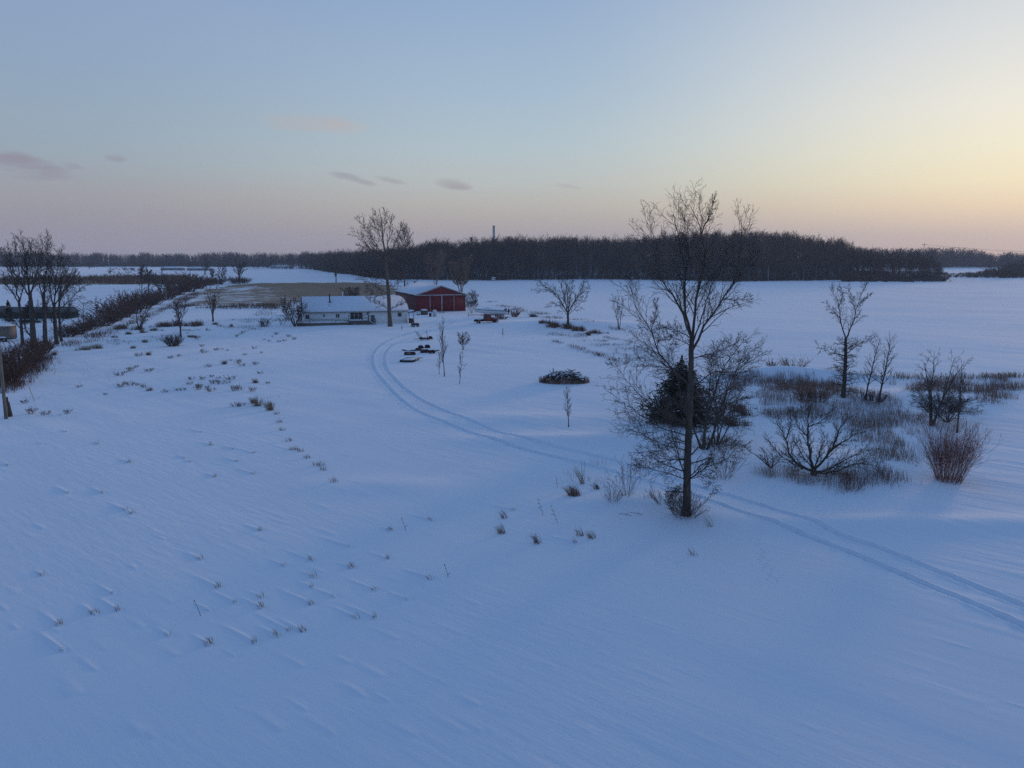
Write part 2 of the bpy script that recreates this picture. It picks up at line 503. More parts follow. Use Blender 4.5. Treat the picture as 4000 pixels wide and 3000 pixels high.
class MB:
    def __init__(s):
        s.V, s.Q, s.T = [], [], []
        s.n = 0

    def add(s, V, Q=(), T=()):
        V = np.asarray(V, float).reshape(-1, 3)
        s.V.append(V)
        for q in Q:
            s.Q.append([i + s.n for i in q])
        for q in T:
            s.T.append([i + s.n for i in q])
        s.n += len(V)
        return s

    def box(s, x0, x1, y0, y1, z0, z1):
        V = [(x, y, z) for z in (z0, z1) for y in (y0, y1) for x in (x0, x1)]
        return s.add(V, [(0, 2, 3, 1), (4, 5, 7, 6), (0, 1, 5, 4), (2, 6, 7, 3), (0, 4, 6, 2), (1, 3, 7, 5)])

    def bar(s, a, b, w, h=None):
        h = h or w
        a, b = np.asarray(a, float), np.asarray(b, float)
        d = (b - a) / np.linalg.norm(b - a)
        up = np.array((0, 0, 1.0)) if abs(d[2]) < 0.9 else np.array((0, 1.0, 0))
        n = np.cross(d, up)
        n /= np.linalg.norm(n)
        k = np.cross(n, d)
        V = []
        for p in (a, b):
            for (i, j) in ((-1, -1), (1, -1), (1, 1), (-1, 1)):
                V.append(p + n * i * w / 2 + k * j * h / 2)
        return s.add(V, [(0, 1, 5, 4), (1, 2, 6, 5), (2, 3, 7, 6), (3, 0, 4, 7), (3, 2, 1, 0), (4, 5, 6, 7)])

    def tube(s, pts, rad, n=8, cap=True):
        pts = np.asarray(pts, float)
        rad = np.broadcast_to(np.asarray(rad, float), (len(pts),))
        V, F_ = tubes(pts[None], rad[None], n)
        s.add(V, F_.tolist())
        if cap:
            k = s.n - len(V)
            c0, c1 = pts[0], pts[-1]
            s.add([c0, c1])
            for i in range(n):
                s.T.append([k + (i + 1) % n, k + i, s.n - 2])
                s.T.append([k + (len(pts) - 1) * n + i, k + (len(pts) - 1) * n + (i + 1) % n, s.n - 1])
        return s

    def wheel(s, c, axis, ro, ri, w, n=18):
        """ring (tyre) about c"""
        axis = np.asarray(axis, float) / np.linalg.norm(axis)
        up = np.array((0, 0, 1.0)) if abs(axis[2]) < 0.9 else np.array((1.0, 0, 0))
        e1 = np.cross(axis, up)
        e1 /= np.linalg.norm(e1)
        e2 = np.cross(axis, e1)
        prof = [(ri, -w / 2), ((ri + ro) / 2, -w / 2 * 1.05), (ro * 0.95, -w / 2 * 0.8), (ro, 0), (ro * 0.95, w / 2 * 0.8), ((ri + ro) / 2, w / 2 * 1.05), (ri, w / 2)]
        V = []
        for i in range(n):
            a = 2 * math.pi * i / n
            for r_, h_ in prof:
                V.append(np.asarray(c) + (e1 * math.cos(a) + e2 * math.sin(a)) * r_ + axis * h_)
        k = len(prof)
        Q = [(i * k + j, i * k + (j + 1) % k, ((i + 1) % n) * k + (j + 1) % k, ((i + 1) % n) * k + j) for i in range(n) for j in range(k)]
        return s.add(V, Q)

    def disc(s, c, axis, r_, w, n=18):
        axis = np.asarray(axis, float) / np.linalg.norm(axis)
        return s.tube([np.asarray(c) - axis * w / 2, np.asarray(c) + axis * w / 2], r_, n)

    def extrude(s, poly, y0, y1):
        """closed polygon of (x,z), pushed along y (fan caps: polygon must be star-shaped about its mean)"""
        poly = np.asarray(poly, float)
        n = len(poly)
        c = poly.mean(0)
        V = [(p[0], y0, p[1]) for p in poly] + [(p[0], y1, p[1]) for p in poly] + [(c[0], y0, c[1]), (c[0], y1, c[1])]
        Q = [(i, (i + 1) % n, n + (i + 1) % n, n + i) for i in range(n)]
        T = [((i + 1) % n, i, 2 * n) for i in range(n)] + [(n + i, n + (i + 1) % n, 2 * n + 1) for i in range(n)]
        return s.add(V, Q, T)

    def loft(s, rings, cap=True):
        rings = [np.asarray(r_, float) for r_ in rings]
        n = len(rings[0])
        V = np.concatenate(rings)
        Q = [(k * n + i, k * n + (i + 1) % n, (k + 1) * n + (i + 1) % n, (k + 1) * n + i) for k in range(len(rings) - 1) for i in range(n)]
        T = []
        if cap:
            V = np.concatenate([V, [rings[0].mean(0)], [rings[-1].mean(0)]])
            L = len(rings) * n
            T = [((i + 1) % n, i, L) for i in range(n)] + [(L - n + i, L - n + (i + 1) % n, L + 1) for i in range(n)]
        return s.add(V, Q, T)

    def blob(s, c, r3, rng, n=10, rough=0.15, flat=True):
        """a lumpy mound"""
        V, Q, T = [], [], []
        rows = 5
        for i in range(rows):
            th = math.pi / 2 * i / rows
            for j in range(n):
                a = 2 * math.pi * j / n
                k = 1 + rng.uniform(-rough, rough)
                V.append((c[0] + r3[0] * math.cos(th) * math.cos(a) * k, c[1] + r3[1] * math.cos(th) * math.sin(a) * k, c[2] + r3[2] * math.sin(th) * k))
        V.append((c[0], c[1], c[2] + r3[2]))
        for i in range(rows - 1):
            for j in range(n):
                Q.append((i * n + j, i * n + (j + 1) % n, (i + 1) * n + (j + 1) % n, (i + 1) * n + j))
        for j in range(n):
            T.append(((rows - 1) * n + j, (rows - 1) * n + (j + 1) % n, rows * n))
        return s.add(V, Q, T)

    def build(s, name, material, parent=None, smooth=False, loc=None):
        V = np.concatenate(s.V)
        f = []
        if s.Q:
            f.append(np.array(s.Q))
        if s.T:
            f.append(np.array(s.T))
        return mk(name, V, f, material, parent, smooth, loc)


def tubes(Pn, Rn, n=4):
    """many polylines (N,K,3) with radii (N,K) -> one mesh"""
    N, K, _ = Pn.shape
    T = np.gradient(Pn, axis=1)
    T /= np.maximum(np.linalg.norm(T, axis=2, keepdims=True), 1e-9)
    mean = Pn[:, -1] - Pn[:, 0]
    mean = mean / np.maximum(np.linalg.norm(mean, axis=1, keepdims=True), 1e-9)
    ref = np.where(np.abs(mean[:, 2:3]) < 0.85, np.array([[0, 0, 1.0]]), np.array([[0.9, 0.43, 0]]))
    ref = np.repeat(ref[:, None], K, 1)
    n1 = np.cross(T, ref)
    n1 /= np.maximum(np.linalg.norm(n1, axis=2, keepdims=True), 1e-9)
    n2 = np.cross(T, n1)
    a = np.arange(n) * 2 * math.pi / n
    V = Pn[:, :, None] + Rn[:, :, None, None] * (n1[:, :, None] * np.cos(a)[None, None, :, None] + n2[:, :, None] * np.sin(a)[None, None, :, None])
    idx = np.arange(N * K * n).reshape(N, K, n)
    A, B = idx[:, :-1], idx[:, 1:]
    Q = np.stack([A, np.roll(A, -1, 2), np.roll(B, -1, 2), B], -1).reshape(-1, 4)
    return V.reshape(-1, 3), Q


def ribbons(Pn, Rn, rng):
    N, K, _ = Pn.shape
    T = Pn[:, -1] - Pn[:, 0]
    T /= np.maximum(np.linalg.norm(T, axis=1, keepdims=True), 1e-9)
    rv = rng.normal(size=(N, 3))
    n1 = np.cross(T, rv)
    n1 /= np.maximum(np.linalg.norm(n1, axis=1, keepdims=True), 1e-9)
    V = np.stack([Pn - n1[:, None] * Rn[..., None], Pn + n1[:, None] * Rn[..., None]], 2)
    idx = np.arange(N * K * 2).reshape(N, K, 2)
    A, B = idx[:, :-1], idx[:, 1:]
    Q = np.stack([A[..., 0], A[..., 1], B[..., 1], B[..., 0]], -1).reshape(-1, 4)
    return V.reshape(-1, 3), Q


def join(parts):
    V, Q, n = [], [], 0
    for v, q in parts:
        V.append(v)
        Q.append(q + n)
        n += len(v)
    return np.concatenate(V), np.concatenate(Q)


def at_t(Pn, t):
    N, K, _ = Pn.shape
    f = np.clip(t * (K - 1), 0, K - 1 - 1e-6)
    i = f.astype(int)
    w = (f - i)[..., None]
    r_ = np.arange(N)[:, None]
    A, B = Pn[r_, i], Pn[r_, i + 1]
    return A * (1 - w) + B * w, B - A


def kids(Pn, Rn, rng, m, t0=0.2, t1=0.98, ang=45, angv=12, ratio=0.45, taper=0.5, K=4, up=0.15, jit=0.18, rr=0.6, tip=0.35, rmin=0.0):
    """m children on every polyline"""
    N = len(Pn)
    t = t0 + (t1 - t0) * (np.arange(m)[None] + rng.rand(N, m)) / m
    pos, tan = at_t(Pn, t)
    L = np.linalg.norm(np.diff(Pn, axis=1), axis=2).sum(1)
    tan = tan / np.maximum(np.linalg.norm(tan, axis=2, keepdims=True), 1e-9)
    az_ = np.arange(m)[None] * 2.4 + rng.rand(N, 1) * 6.28 + rng.normal(0, 0.5, (N, m))
    ref = np.where(np.abs(tan[..., 2:3]) < 0.9, np.array((0, 0, 1.0)), np.array((1.0, 0, 0)))
    e1 = np.cross(tan, ref)
    e1 /= np.maximum(np.linalg.norm(e1, axis=2, keepdims=True), 1e-9)
    e2 = np.cross(tan, e1)
    an = np.radians(ang + rng.normal(0, angv, (N, m)))[..., None]
    d = tan * np.cos(an) + (e1 * np.cos(az_)[..., None] + e2 * np.sin(az_)[..., None]) * np.sin(an)
    ln = L[:, None] * ratio * (1 - taper * t) * rng.uniform(0.65, 1.25, (N, m))
    Rf = np.take_along_axis(Rn, np.clip((t * (Rn.shape[1] - 1)).astype(int), 0, Rn.shape[1] - 1), 1)
    r0 = np.maximum(Rf * rr, rmin)
    d, pos, ln, r0 = d.reshape(-1, 3), pos.reshape(-1, 3), ln.ravel(), r0.ravel()
    return walk(pos, d, ln, r0, rng, K, up, jit, tip, rmin)


def walk(pos, d, ln, r0, rng, K=4, up=0.15, jit=0.18, tip=0.35, rmin=0.0):
    pts = [pos]
    step = (ln / (K - 1))[:, None]
    for k in range(K - 1):
        d = d + rng.normal(0, jit, d.shape) * (0.5 if k == 0 else 1)
        d[:, 2] += up
        d = d / np.maximum(np.linalg.norm(d, axis=1, keepdims=True), 1e-9)
        pts.append(pts[-1] + d * step)
    Pn = np.stack(pts, 1)
    Rn = np.maximum(r0[:, None] * np.linspace(1, tip, K)[None], rmin)
    return Pn, Rn


def polyline(pts, K):
    """smooth resample of a few points"""
    pts = np.asarray(pts, float)
    n = len(pts)
    if n == 2:
        return pts[0] + (pts[1] - pts[0]) * np.linspace(0, 1, K)[:, None]
    seg = np.linalg.norm(np.diff(pts, axis=0), axis=1)
    s = np.concatenate([[0], np.cumsum(seg)])
    tt = np.linspace(0, s[-1], K)
    out = np.empty((K, 3))
    p = np.vstack([2 * pts[0] - pts[1], pts, 2 * pts[-1] - pts[-2]])
    for k, x in enumerate(tt):
        i = min(np.searchsorted(s, x, 'right') - 1, n - 2)
        u = (x - s[i]) / max(seg[i], 1e-9)
        a, b_, c, d = p[i], p[i + 1], p[i + 2], p[i + 3]
        out[k] = 0.5 * ((2 * b_) + (c - a) * u + (2 * a - 5 * b_ + 4 * c - d) * u * u + (3 * b_ - a - 3 * c + d) * u ** 3)
    return out


#@@GROUND
# ----------------------------------------------------------------- ground: one polar sheet, finest where the camera looks, split by surface
dep = np.linspace(R(36.5), R(1.15), 800)
rows = np.concatenate([np.linspace(0.6, HC / math.tan(R(36.5)) - 0.3, 40), HC / np.tan(dep), np.geomspace(HC / math.tan(R(1.15)) * 1.03, 2700, 60)])
cols = np.concatenate([np.linspace(-180, -42, 40), np.linspace(-38, 38, 1180), np.linspace(42, 180, 40)])
cols = np.radians(cols)
RR, AA = np.meshgrid(rows, cols, indexing='ij')
GX, GY = RR * np.sin(AA), RR * np.cos(AA)
fade = 1 - 0.75 * sstep(150, 450, RR)
GZ = zbase(GX, GY) + micro(GX, GY) * fade * (np.abs(AA) < R(60))


def window(x, y, rad):
    r_ = math.hypot(x, y)
    a = math.atan2(x, y)
    da = rad / max(r_, 1)
    i0, i1 = np.searchsorted(rows, r_ - rad), np.searchsorted(rows, r_ + rad) + 1
    j0, j1 = np.searchsorted(cols, a - da), np.searchsorted(cols, a + da) + 1
    return slice(max(i0 - 1, 0), i1 + 1), slice(max(j0 - 1, 0), j1 + 1)


# drift tails behind the grass tufts
def drift(px, py, length=1.9, h=0.13, w=0.075):
    g = G(px, py)
    sl_ = window(g[0] + WD[0] * length / 2, g[1] + WD[1] * length / 2, length * 0.8)
    dx, dy = GX[sl_] - g[0], GY[sl_] - g[1]
    a = dx * WD[0] + dy * WD[1]
    b_ = -dx * WD[1] + dy * WD[0]
    env = sstep(-0.25, 0.1, a) * (1 - sstep(0.15 * length, length, a))
    GZ[sl_] += h * env * np.exp(-(b_ / (w * (1 + 0.25 * a))) ** 2)
    GZ[sl_] -= 0.35 * h * np.exp(-((a + 0.15) / 0.2) ** 2 - (b_ / 0.2) ** 2)


def z7(x, y):
    return x * 0.7233 + 100, y * 0.7233 + 2000


def z8(x, y):
    return x * 0.452 + 1900, y * 0.452 + 1700


def zl(x, y):
    return x * 0.5425, y * 0.5425 + 1200


TUFTS = [z7(*p) for p in ((945, 255), (1750, 190), (1545, 262), (1400, 292), (1960, 255), (1760, 300), (1560, 350), (1550, 405), (1665, 455), (1890, 420), (1545, 495), (1040, 408),
                          (1275, 460), (1135, 490), (985, 530), (375, 548), (500, 530), (180, 608), (775, 668), (1240, 705), (1360, 668), (1430, 640), (1500, 640), (990, 715),
                          (1790, 570), (1890, 570), (2190, 45), (580, 10), (200, 750), (1270, 515), (90, 340), (470, 440), (2060, 470), (2190, 365), (1270, 100), (1970, 100))]
TUFTS += [z8(*p) for p in ((240, 650), (775, 930))]
TUFTS += [zl(*p) for p in ((1330, 1085), (1380, 1112), (1710, 1112), (1550, 1220), (1830, 1200), (495, 1340), (740, 1340), (1690, 1025), (1520, 995), (1830, 1052), (910, 1465),
                           (1450, 900), (480, 900), (60, 1138), (2100, 1030), (930, 1120), (700, 985), (300, 985))]
for (px, py) in TUFTS:
    drift(px, py, random.Random(int(px)).uniform(1.3, 3.2), random.Random(int(py)).uniform(0.045, 0.095))
rnd = random.Random(5)
for _ in range(60):
    drift(rnd.uniform(0, 1900), rnd.uniform(1750, 2900), rnd.uniform(1.0, 2.6), rnd.uniform(0.012, 0.03), rnd.uniform(0.06, 0.16))
for _ in range(34):
    drift(rnd.uniform(1600, 4000), rnd.uniform(2250, 2980), rnd.uniform(0.6, 4.5), rnd.uniform(0.004, 0.014), rnd.uniform(0.05, 0.22))

# tyre tracks of one vehicle, pressed into the snow
s_ = 1.8083
TR1 = [(x * s_, y * s_) for x, y in ((975, 690), (935, 704), (893, 718), (850, 730), (818, 748), (803, 770), (808, 798), (832, 829), (868, 866), (918, 896), (1000, 929), (1100, 961), (1230, 995),
                                     (1330, 1020), (1430, 1049), (1515, 1075), (1640, 1117), (1750, 1161), (1860, 1203), (1970, 1250), (2080, 1296), (2212, 1353), (2320, 1400))]
TR2 = [(x * s_, y * s_) for x, y in ((985, 693), (950, 708), (915, 719), (875, 733), (844, 748), (829, 768), (832, 794), (858, 826), (898, 858), (950, 884), (1035, 917), (1140, 948), (1270, 982),
                                     (1370, 1008), (1465, 1038), (1556, 1065), (1676, 1102), (1786, 1142), (1896, 1183), (2006, 1227), (2116, 1271), (2212, 1309), (2320, 1354))]
DM = np.full(GX.shape, 9.0)
trn = np.random.RandomState(3)
for tr in (TR1, TR2):
    pl = np.array([G(*p) for p in tr])
    L = np.linalg.norm(np.diff(pl, axis=0), axis=1).sum()
    pl = polyline(pl, int(L / 0.5))
    for a_, b_ in zip(pl[:-1], pl[1:]):
        c = (a_ + b_) / 2
        sl_ = window(c[0], c[1], 1.3)
        ux, uy = b_[0] - a_[0], b_[1] - a_[1]
        l2 = ux * ux + uy * uy
        tt = np.clip(((GX[sl_] - a_[0]) * ux + (GY[sl_] - a_[1]) * uy) / l2, 0, 1)
        d = np.hypot(GX[sl_] - a_[0] - tt * ux, GY[sl_] - a_[1] - tt * uy)
        DM[sl_] = np.minimum(DM[sl_], d)
wob = 0.07 * vnoise(GX / 0.4, GY / 0.4) + 0.05 * vnoise(GX / 0.15, GY / 0.15)
near = DM < 2
trd = -0.135 * (1 - sstep(0.13, 0.25, DM + wob)) * (0.85 + 0.5 * vnoise(GX / 2.5, GY / 2.5)) + 0.04 * np.exp(-((DM + wob - 0.32) / 0.07) ** 2) * (1 + 1.6 * vnoise(GX / 0.5, GY / 0.5)) + 0.07 * vnoise(GX / 0.2, GY / 0.2) * (DM < 0.19)
GZ = GZ + np.where(near, trd, 0)


# a line of small animal prints
for i in range(30):
    u = i / 29
    px, py = 2930 + 75 * u + 9 * math.sin(i * 2.2) + (20 if i % 2 else 0), 2105 + 165 * u
    g = G(px, py)
    sl_ = window(g[0], g[1], 0.3)
    GZ[sl_] -= 0.05 * np.exp(-((GX[sl_] - g[0]) ** 2 + (GY[sl_] - g[1]) ** 2) / 0.055 ** 2)


def in_poly(px_poly, x, y, warp=0.0, sc=12.0):
    pts = [G(*p)[:2] for p in px_poly]
    if warp:
        x, y = x + warp * vnoise(x / sc, y / sc + 5) * 2, y + warp * vnoise(x / sc + 60, y / sc) * 2
    ins = np.zeros(np.shape(x), bool)
    n = len(pts)
    for i in range(n):
        (x0, y0), (x1, y1) = pts[i], pts[(i + 1) % n]
        if y0 == y1:
            continue
        c = ((y0 > y) != (y1 > y)) & (x < (x1 - x0) * (y - y0) / (y1 - y0) + x0)
        ins ^= c
    return ins


STUBBLE = [(705, 1208), (700, 1192), (740, 1150), (800, 1126), (900, 1115), (1010, 1106), (1250, 1104), (1440, 1102), (1520, 1112), (1580, 1140), (1500, 1158), (1200, 1165), (1160, 1196), (1000, 1200)]
REED = [(-300, 1112), (-300, 1088), (0, 1088), (300, 1082), (560, 1080), (760, 1080), (720, 1096), (690, 1112), (300, 1112)]
sub = (RR > 100) & (RR < 700) & (np.abs(AA) < R(50))
stubble = np.zeros(GX.shape, np.float32)
x_, y_ = GX[sub], GY[sub]
jr = np.random.RandomState(44)


def soft_poly(poly, warp, jit, n=10):
    """share of nearby jittered points that lie inside: a mask with a ragged, soft margin"""
    tot = np.zeros(len(x_))
    for _ in range(n):
        jx = x_ + jit * (vnoise(x_ / 5 + jr.rand() * 90, y_ / 9 + jr.rand() * 90) * 2 + jr.normal(0, 0.5))
        jy = y_ + jit * 1.6 * (vnoise(x_ / 5 + jr.rand() * 90, y_ / 9 + jr.rand() * 90) * 2 + jr.normal(0, 0.5))
        tot += in_poly(poly, jx, jy, warp)
    return tot / n


inn = in_poly(STUBBLE, x_, y_, 7.0)
v = 0.85 * soft_poly(STUBBLE, 5.0, 6.0)
v = v - 0.33 * soft_poly([(690, 1215), (690, 1190), (740, 1150), (830, 1140), (1080, 1136), (1060, 1192)], 8.0, 12.0)   # thinner, snowier corner
v = np.maximum(v - 0.45 * soft_poly([(820, 1126), (900, 1116), (1030, 1118), (1020, 1134), (900, 1140)], 6.0, 10.0), 0)
v = np.maximum(v, 0.7 * soft_poly(REED, 4.0, 4.0))
stubble[sub] = v
# a few ploughed seams showing in the far field
xs, ys = GX[(RR > 380) & (RR < 760)], GY[(RR > 380) & (RR < 760)]
NR, NC = GX.shape
V = np.stack([GX, GY, GZ], -1).reshape(-1, 3)
V = np.vstack([V, [[0, 0, float(zbase(0.0, 0.0))]]])
idx = np.arange(NR * NC).reshape(NR, NC)
A, B = idx[:-1, :-1], idx[1:, :-1]
Q = np.stack([A, idx[:-1, 1:], idx[1:, 1:], B], -1).reshape(-1, 4)
tri = np.stack([idx[0, :-1], np.full(NC - 1, NR * NC), idx[0, 1:]], -1)
fd = DM.reshape(-1)[Q].min(1)
fs = stubble.reshape(-1)[Q].min(1)
REEDF = None
kind_f = np.zeros(len(Q), int)
kind_f[fs > 0.2] = 1
kind_f[fd < 0.62] = 2
att = np.append(stubble.ravel(), 0).astype(np.float32)


def sheet(name, q, extra=None):
    used = np.unique(q if extra is None else np.concatenate([q.ravel(), extra.ravel()]))
    rm = np.full(len(V), -1)
    rm[used] = np.arange(len(used))
    f = [rm[q]] + ([rm[extra]] if extra is not None else [])
    o = mk(name, V[used], f, M['snow'], None, True)
    a = o.data.attributes.new('stubble', 'FLOAT', 'POINT')
    a.data.foreach_set('value', att[used])
    return tag(o, kind='structure')


sheet('ground', Q[kind_f == 0], tri)
sheet('stubble_field', Q[kind_f == 1])
sheet('tyre_track', Q[kind_f == 2])
#@@TREES


# ----------------------------------------------------------------- bare trees
def rel(Pn, base):
    return Pn - np.asarray(base)[None, None]


def unit_tree(style, rng, dens=1.0):
    """skeleton in a unit frame: trunk lines, then crown levels; radii relative to the trunk foot"""
    z0 = np.zeros((1, 3))
    n_ = lambda k: max(2, int(round(k * dens)))
    if style == 'leader':
        tr = walk(z0, np.array([[0, 0, 1.0]]), np.array([1.0]), np.array([1.0]), rng, 12, 0.25, 0.05, 0.10)
        l1 = kids(*tr, rng, n_(24), 0.16, 0.98, 58, 10, 0.42, 0.62, 6, 0.09, 0.14, 0.42, 0.2)
        l2 = kids(*l1, rng, n_(6), 0.2, 0.98, 42, 10, 0.45, 0.4, 4, 0.06, 0.2, 0.5, 0.3)
        l3 = kids(*l2, rng, n_(4), 0.15, 1.0, 40, 12, 0.5, 0.3, 3, 0.05, 0.2, 0.6, 0.4)
        return [tr], [l1, l2, l3]
    if style == 'vase':
        tr = walk(z0, np.array([[0, 0, 1.0]]), np.array([0.3]), np.array([1.0]), rng, 6, 0.2, 0.05, 0.75)
        l1 = kids(*tr, rng, n_(7), 0.55, 1.0, 26, 9, 2.7, 0.15, 8, 0.05, 0.08, 0.62, 0.16)
        l2 = kids(*l1, rng, n_(8), 0.2, 0.98, 36, 10, 0.42, 0.5, 6, 0.05, 0.12, 0.5, 0.25)
        l3 = kids(*l2, rng, n_(5), 0.2, 1.0, 36, 10, 0.45, 0.3, 4, 0.04, 0.18, 0.6, 0.3)
        l4 = kids(*l3, rng, n_(3), 0.2, 1.0, 36, 10, 0.5, 0.3, 3, 0.02, 0.2, 0.7, 0.4)
        return [tr], [l1, l2, l3, l4]
    if style == 'poplar':      # tall bole, then steep ascending limbs
        tr = walk(z0, np.array([[0, 0, 1.0]]), np.array([1.0]), np.array([1.0]), rng, 14, 0.25, 0.035, 0.08)
        l1 = kids(*tr, rng, n_(20), 0.42, 0.97, 36, 8, 0.55, 0.66, 7, 0.08, 0.07, 0.5, 0.16)
        l1b = kids(*tr, rng, n_(5), 0.14, 0.4, 62, 10, 0.27, 0.4, 6, 0.06, 0.1, 0.25, 0.2)
        l1 = (np.concatenate([l1[0], np.stack([polyline(p, 7) for p in l1b[0]])]), np.concatenate([l1[1], np.linspace(1, 0.2, 7)[None] * l1b[1][:, :1]]))
        l2 = kids(*l1, rng, n_(8), 0.2, 0.98, 34, 9, 0.36, 0.4, 5, 0.07, 0.12, 0.5, 0.3)
        l3 = kids(*l2, rng, n_(5), 0.2, 1.0, 36, 10, 0.45, 0.3, 3, 0.05, 0.18, 0.6, 0.4)
        return [tr], [l1, l2, l3]
    if style == 'multi':
        k = n_(4)
        a = np.arange(k) * 6.28 / k + rng.rand() * 6
        d = np.stack([np.cos(a) * 0.24, np.sin(a) * 0.24, np.ones(k)], 1)
        tr = walk(np.zeros((k, 3)) + d * [0.06, 0.06, 0], d, rng.uniform(0.8, 1.0, k), rng.uniform(0.7, 1.0, k), rng, 9, 0.03, 0.06, 0.12)
        l1 = kids(*tr, rng, n_(12), 0.2, 0.97, 38, 9, 0.34, 0.5, 5, 0.08, 0.12, 0.5, 0.25)
        l2 = kids(*l1, rng, n_(5), 0.2, 1.0, 36, 10, 0.45, 0.3, 4, 0.05, 0.18, 0.55, 0.35)
        l3 = kids(*l2, rng, n_(4), 0.2, 1.0, 36, 10, 0.5, 0.3, 3, 0.04, 0.2, 0.6, 0.4)
        return [tr], [l1, l2, l3]
    if style == 'low':         # old apple: low fork, limbs sprawling to the sides
        k = n_(8)
        a = np.arange(k) * 6.28 / k + rng.rand() * 6
        tl = rng.uniform(0.35, 1.3, k)
        d = np.stack([np.cos(a) * tl, np.sin(a) * tl, np.ones(k)], 1)
        d /= np.linalg.norm(d, axis=1, keepdims=True)
        tr = walk(np.zeros((k, 3)), d, rng.uniform(0.85, 1.15, k), rng.uniform(0.55, 1.0, k), rng, 8, 0.05, 0.11, 0.16)
        l1 = kids(*tr, rng, n_(9), 0.25, 0.97, 48, 12, 0.42, 0.4, 6, 0.09, 0.2, 0.5, 0.25)
        l2 = kids(*l1, rng, n_(7), 0.15, 1.0, 45, 12, 0.42, 0.3, 4, 0.08, 0.22, 0.55, 0.35)
        l3 = kids(*l2, rng, n_(4), 0.2, 1.0, 42, 12, 0.5, 0.3, 3, 0.06, 0.2, 0.6, 0.4)
        return [tr], [l1, l2, l3]
    if style == 'whip':        # upright sapling
        tr = walk(z0, np.array([[0, 0, 1.0]]), np.array([1.0]), np.array([1.0]), rng, 10, 0.2, 0.05, 0.2)
        l1 = kids(*tr, rng, n_(22), 0.22, 0.97, 40, 9, 0.3, 0.5, 5, 0.09, 0.12, 0.5, 0.3)
        l2 = kids(*l1, rng, n_(5), 0.2, 1.0, 35, 9, 0.45, 0.3, 3, 0.06, 0.18, 0.6, 0.4)
        return [tr], [l1, l2]
    raise ValueError(style)


def fit(levels, w, d, h, lean=0.0):
    allp = np.concatenate([p.reshape(-1, 3) for lv in levels for p, _ in lv])
    ex = max(np.percentile(np.abs(allp[:, 0]), 99.5), 1e-6)
    ey = max(np.percentile(np.abs(allp[:, 1]), 99.5), 1e-6)
    ez = max(np.percentile(allp[:, 2], 99.95), 1e-6)
    out = []
    for lv in levels:
        q = []
        for p, r_ in lv:
            p = p * np.array([w / 2 / ex, d / 2 / ey, h / ez])
            p[..., 0] += lean * p[..., 2]
            q.append((p, r_))
        out.append(q)
    return out


def tree_meshes(root, trunk, crown, r_trunk, rmin, m_trunk, m_crown, rng, flat_last=False):
    parts = []
    for p, r_ in trunk:
        rr = np.maximum(r_ * r_trunk, rmin)
        if p.shape[1] > 4:
            rr = rr.copy()
            rr[:, 0] *= 1.3
        parts.append(tubes(p, rr, 8))
    mk('trunk', *[x if i == 0 else [x] for i, x in enumerate(join(parts))], m_trunk, root, True)
    parts = []
    for i, (p, r_) in enumerate(crown):
        last = i == len(crown) - 1
        if last and flat_last:
            parts.append(ribbons(p, np.maximum(r_ * r_trunk, rmin), rng))
        else:
            parts.append(tubes(p, np.maximum(r_ * r_trunk, rmin), 5 if i == 0 else 3))
    Vv, Qq = join(parts)
    mk('crown', Vv, [Qq], m_crown, root, True)


def bare_tree(name, label, base, top, wpx, style, seed, r_trunk=0.12, dens=1.0, group=None, cat='tree', mt='bark', mc='twig', rk=0.16, lean=None, depth=None, flat=False):
    g = GS(base[0], base[1], 0.08)
    slant = math.hypot(g[1], HC)
    hgt_ = P(top[0], top[1], g[1])[2] - g[2]
    xt = P(top[0], top[1], g[1])[0]
    w = wpx / F * g[1]
    rng = np.random.RandomState(seed)
    tr, cr = unit_tree(style, rng, dens)
    ln = ((xt - g[0]) / hgt_) if lean is None else lean
    tr, cr = fit([tr, cr], w, depth or w, hgt_, ln)
    rmin = rk * slant / 788.0 * 0.5
    root = empty(name, g, 0, label, cat, group)
    tree_meshes(root, tr, cr, r_trunk, rmin, M[mt], M[mc], rng, flat)
    return root


# trees whose limbs are drawn one by one
GB = 'bare trees around the yard'


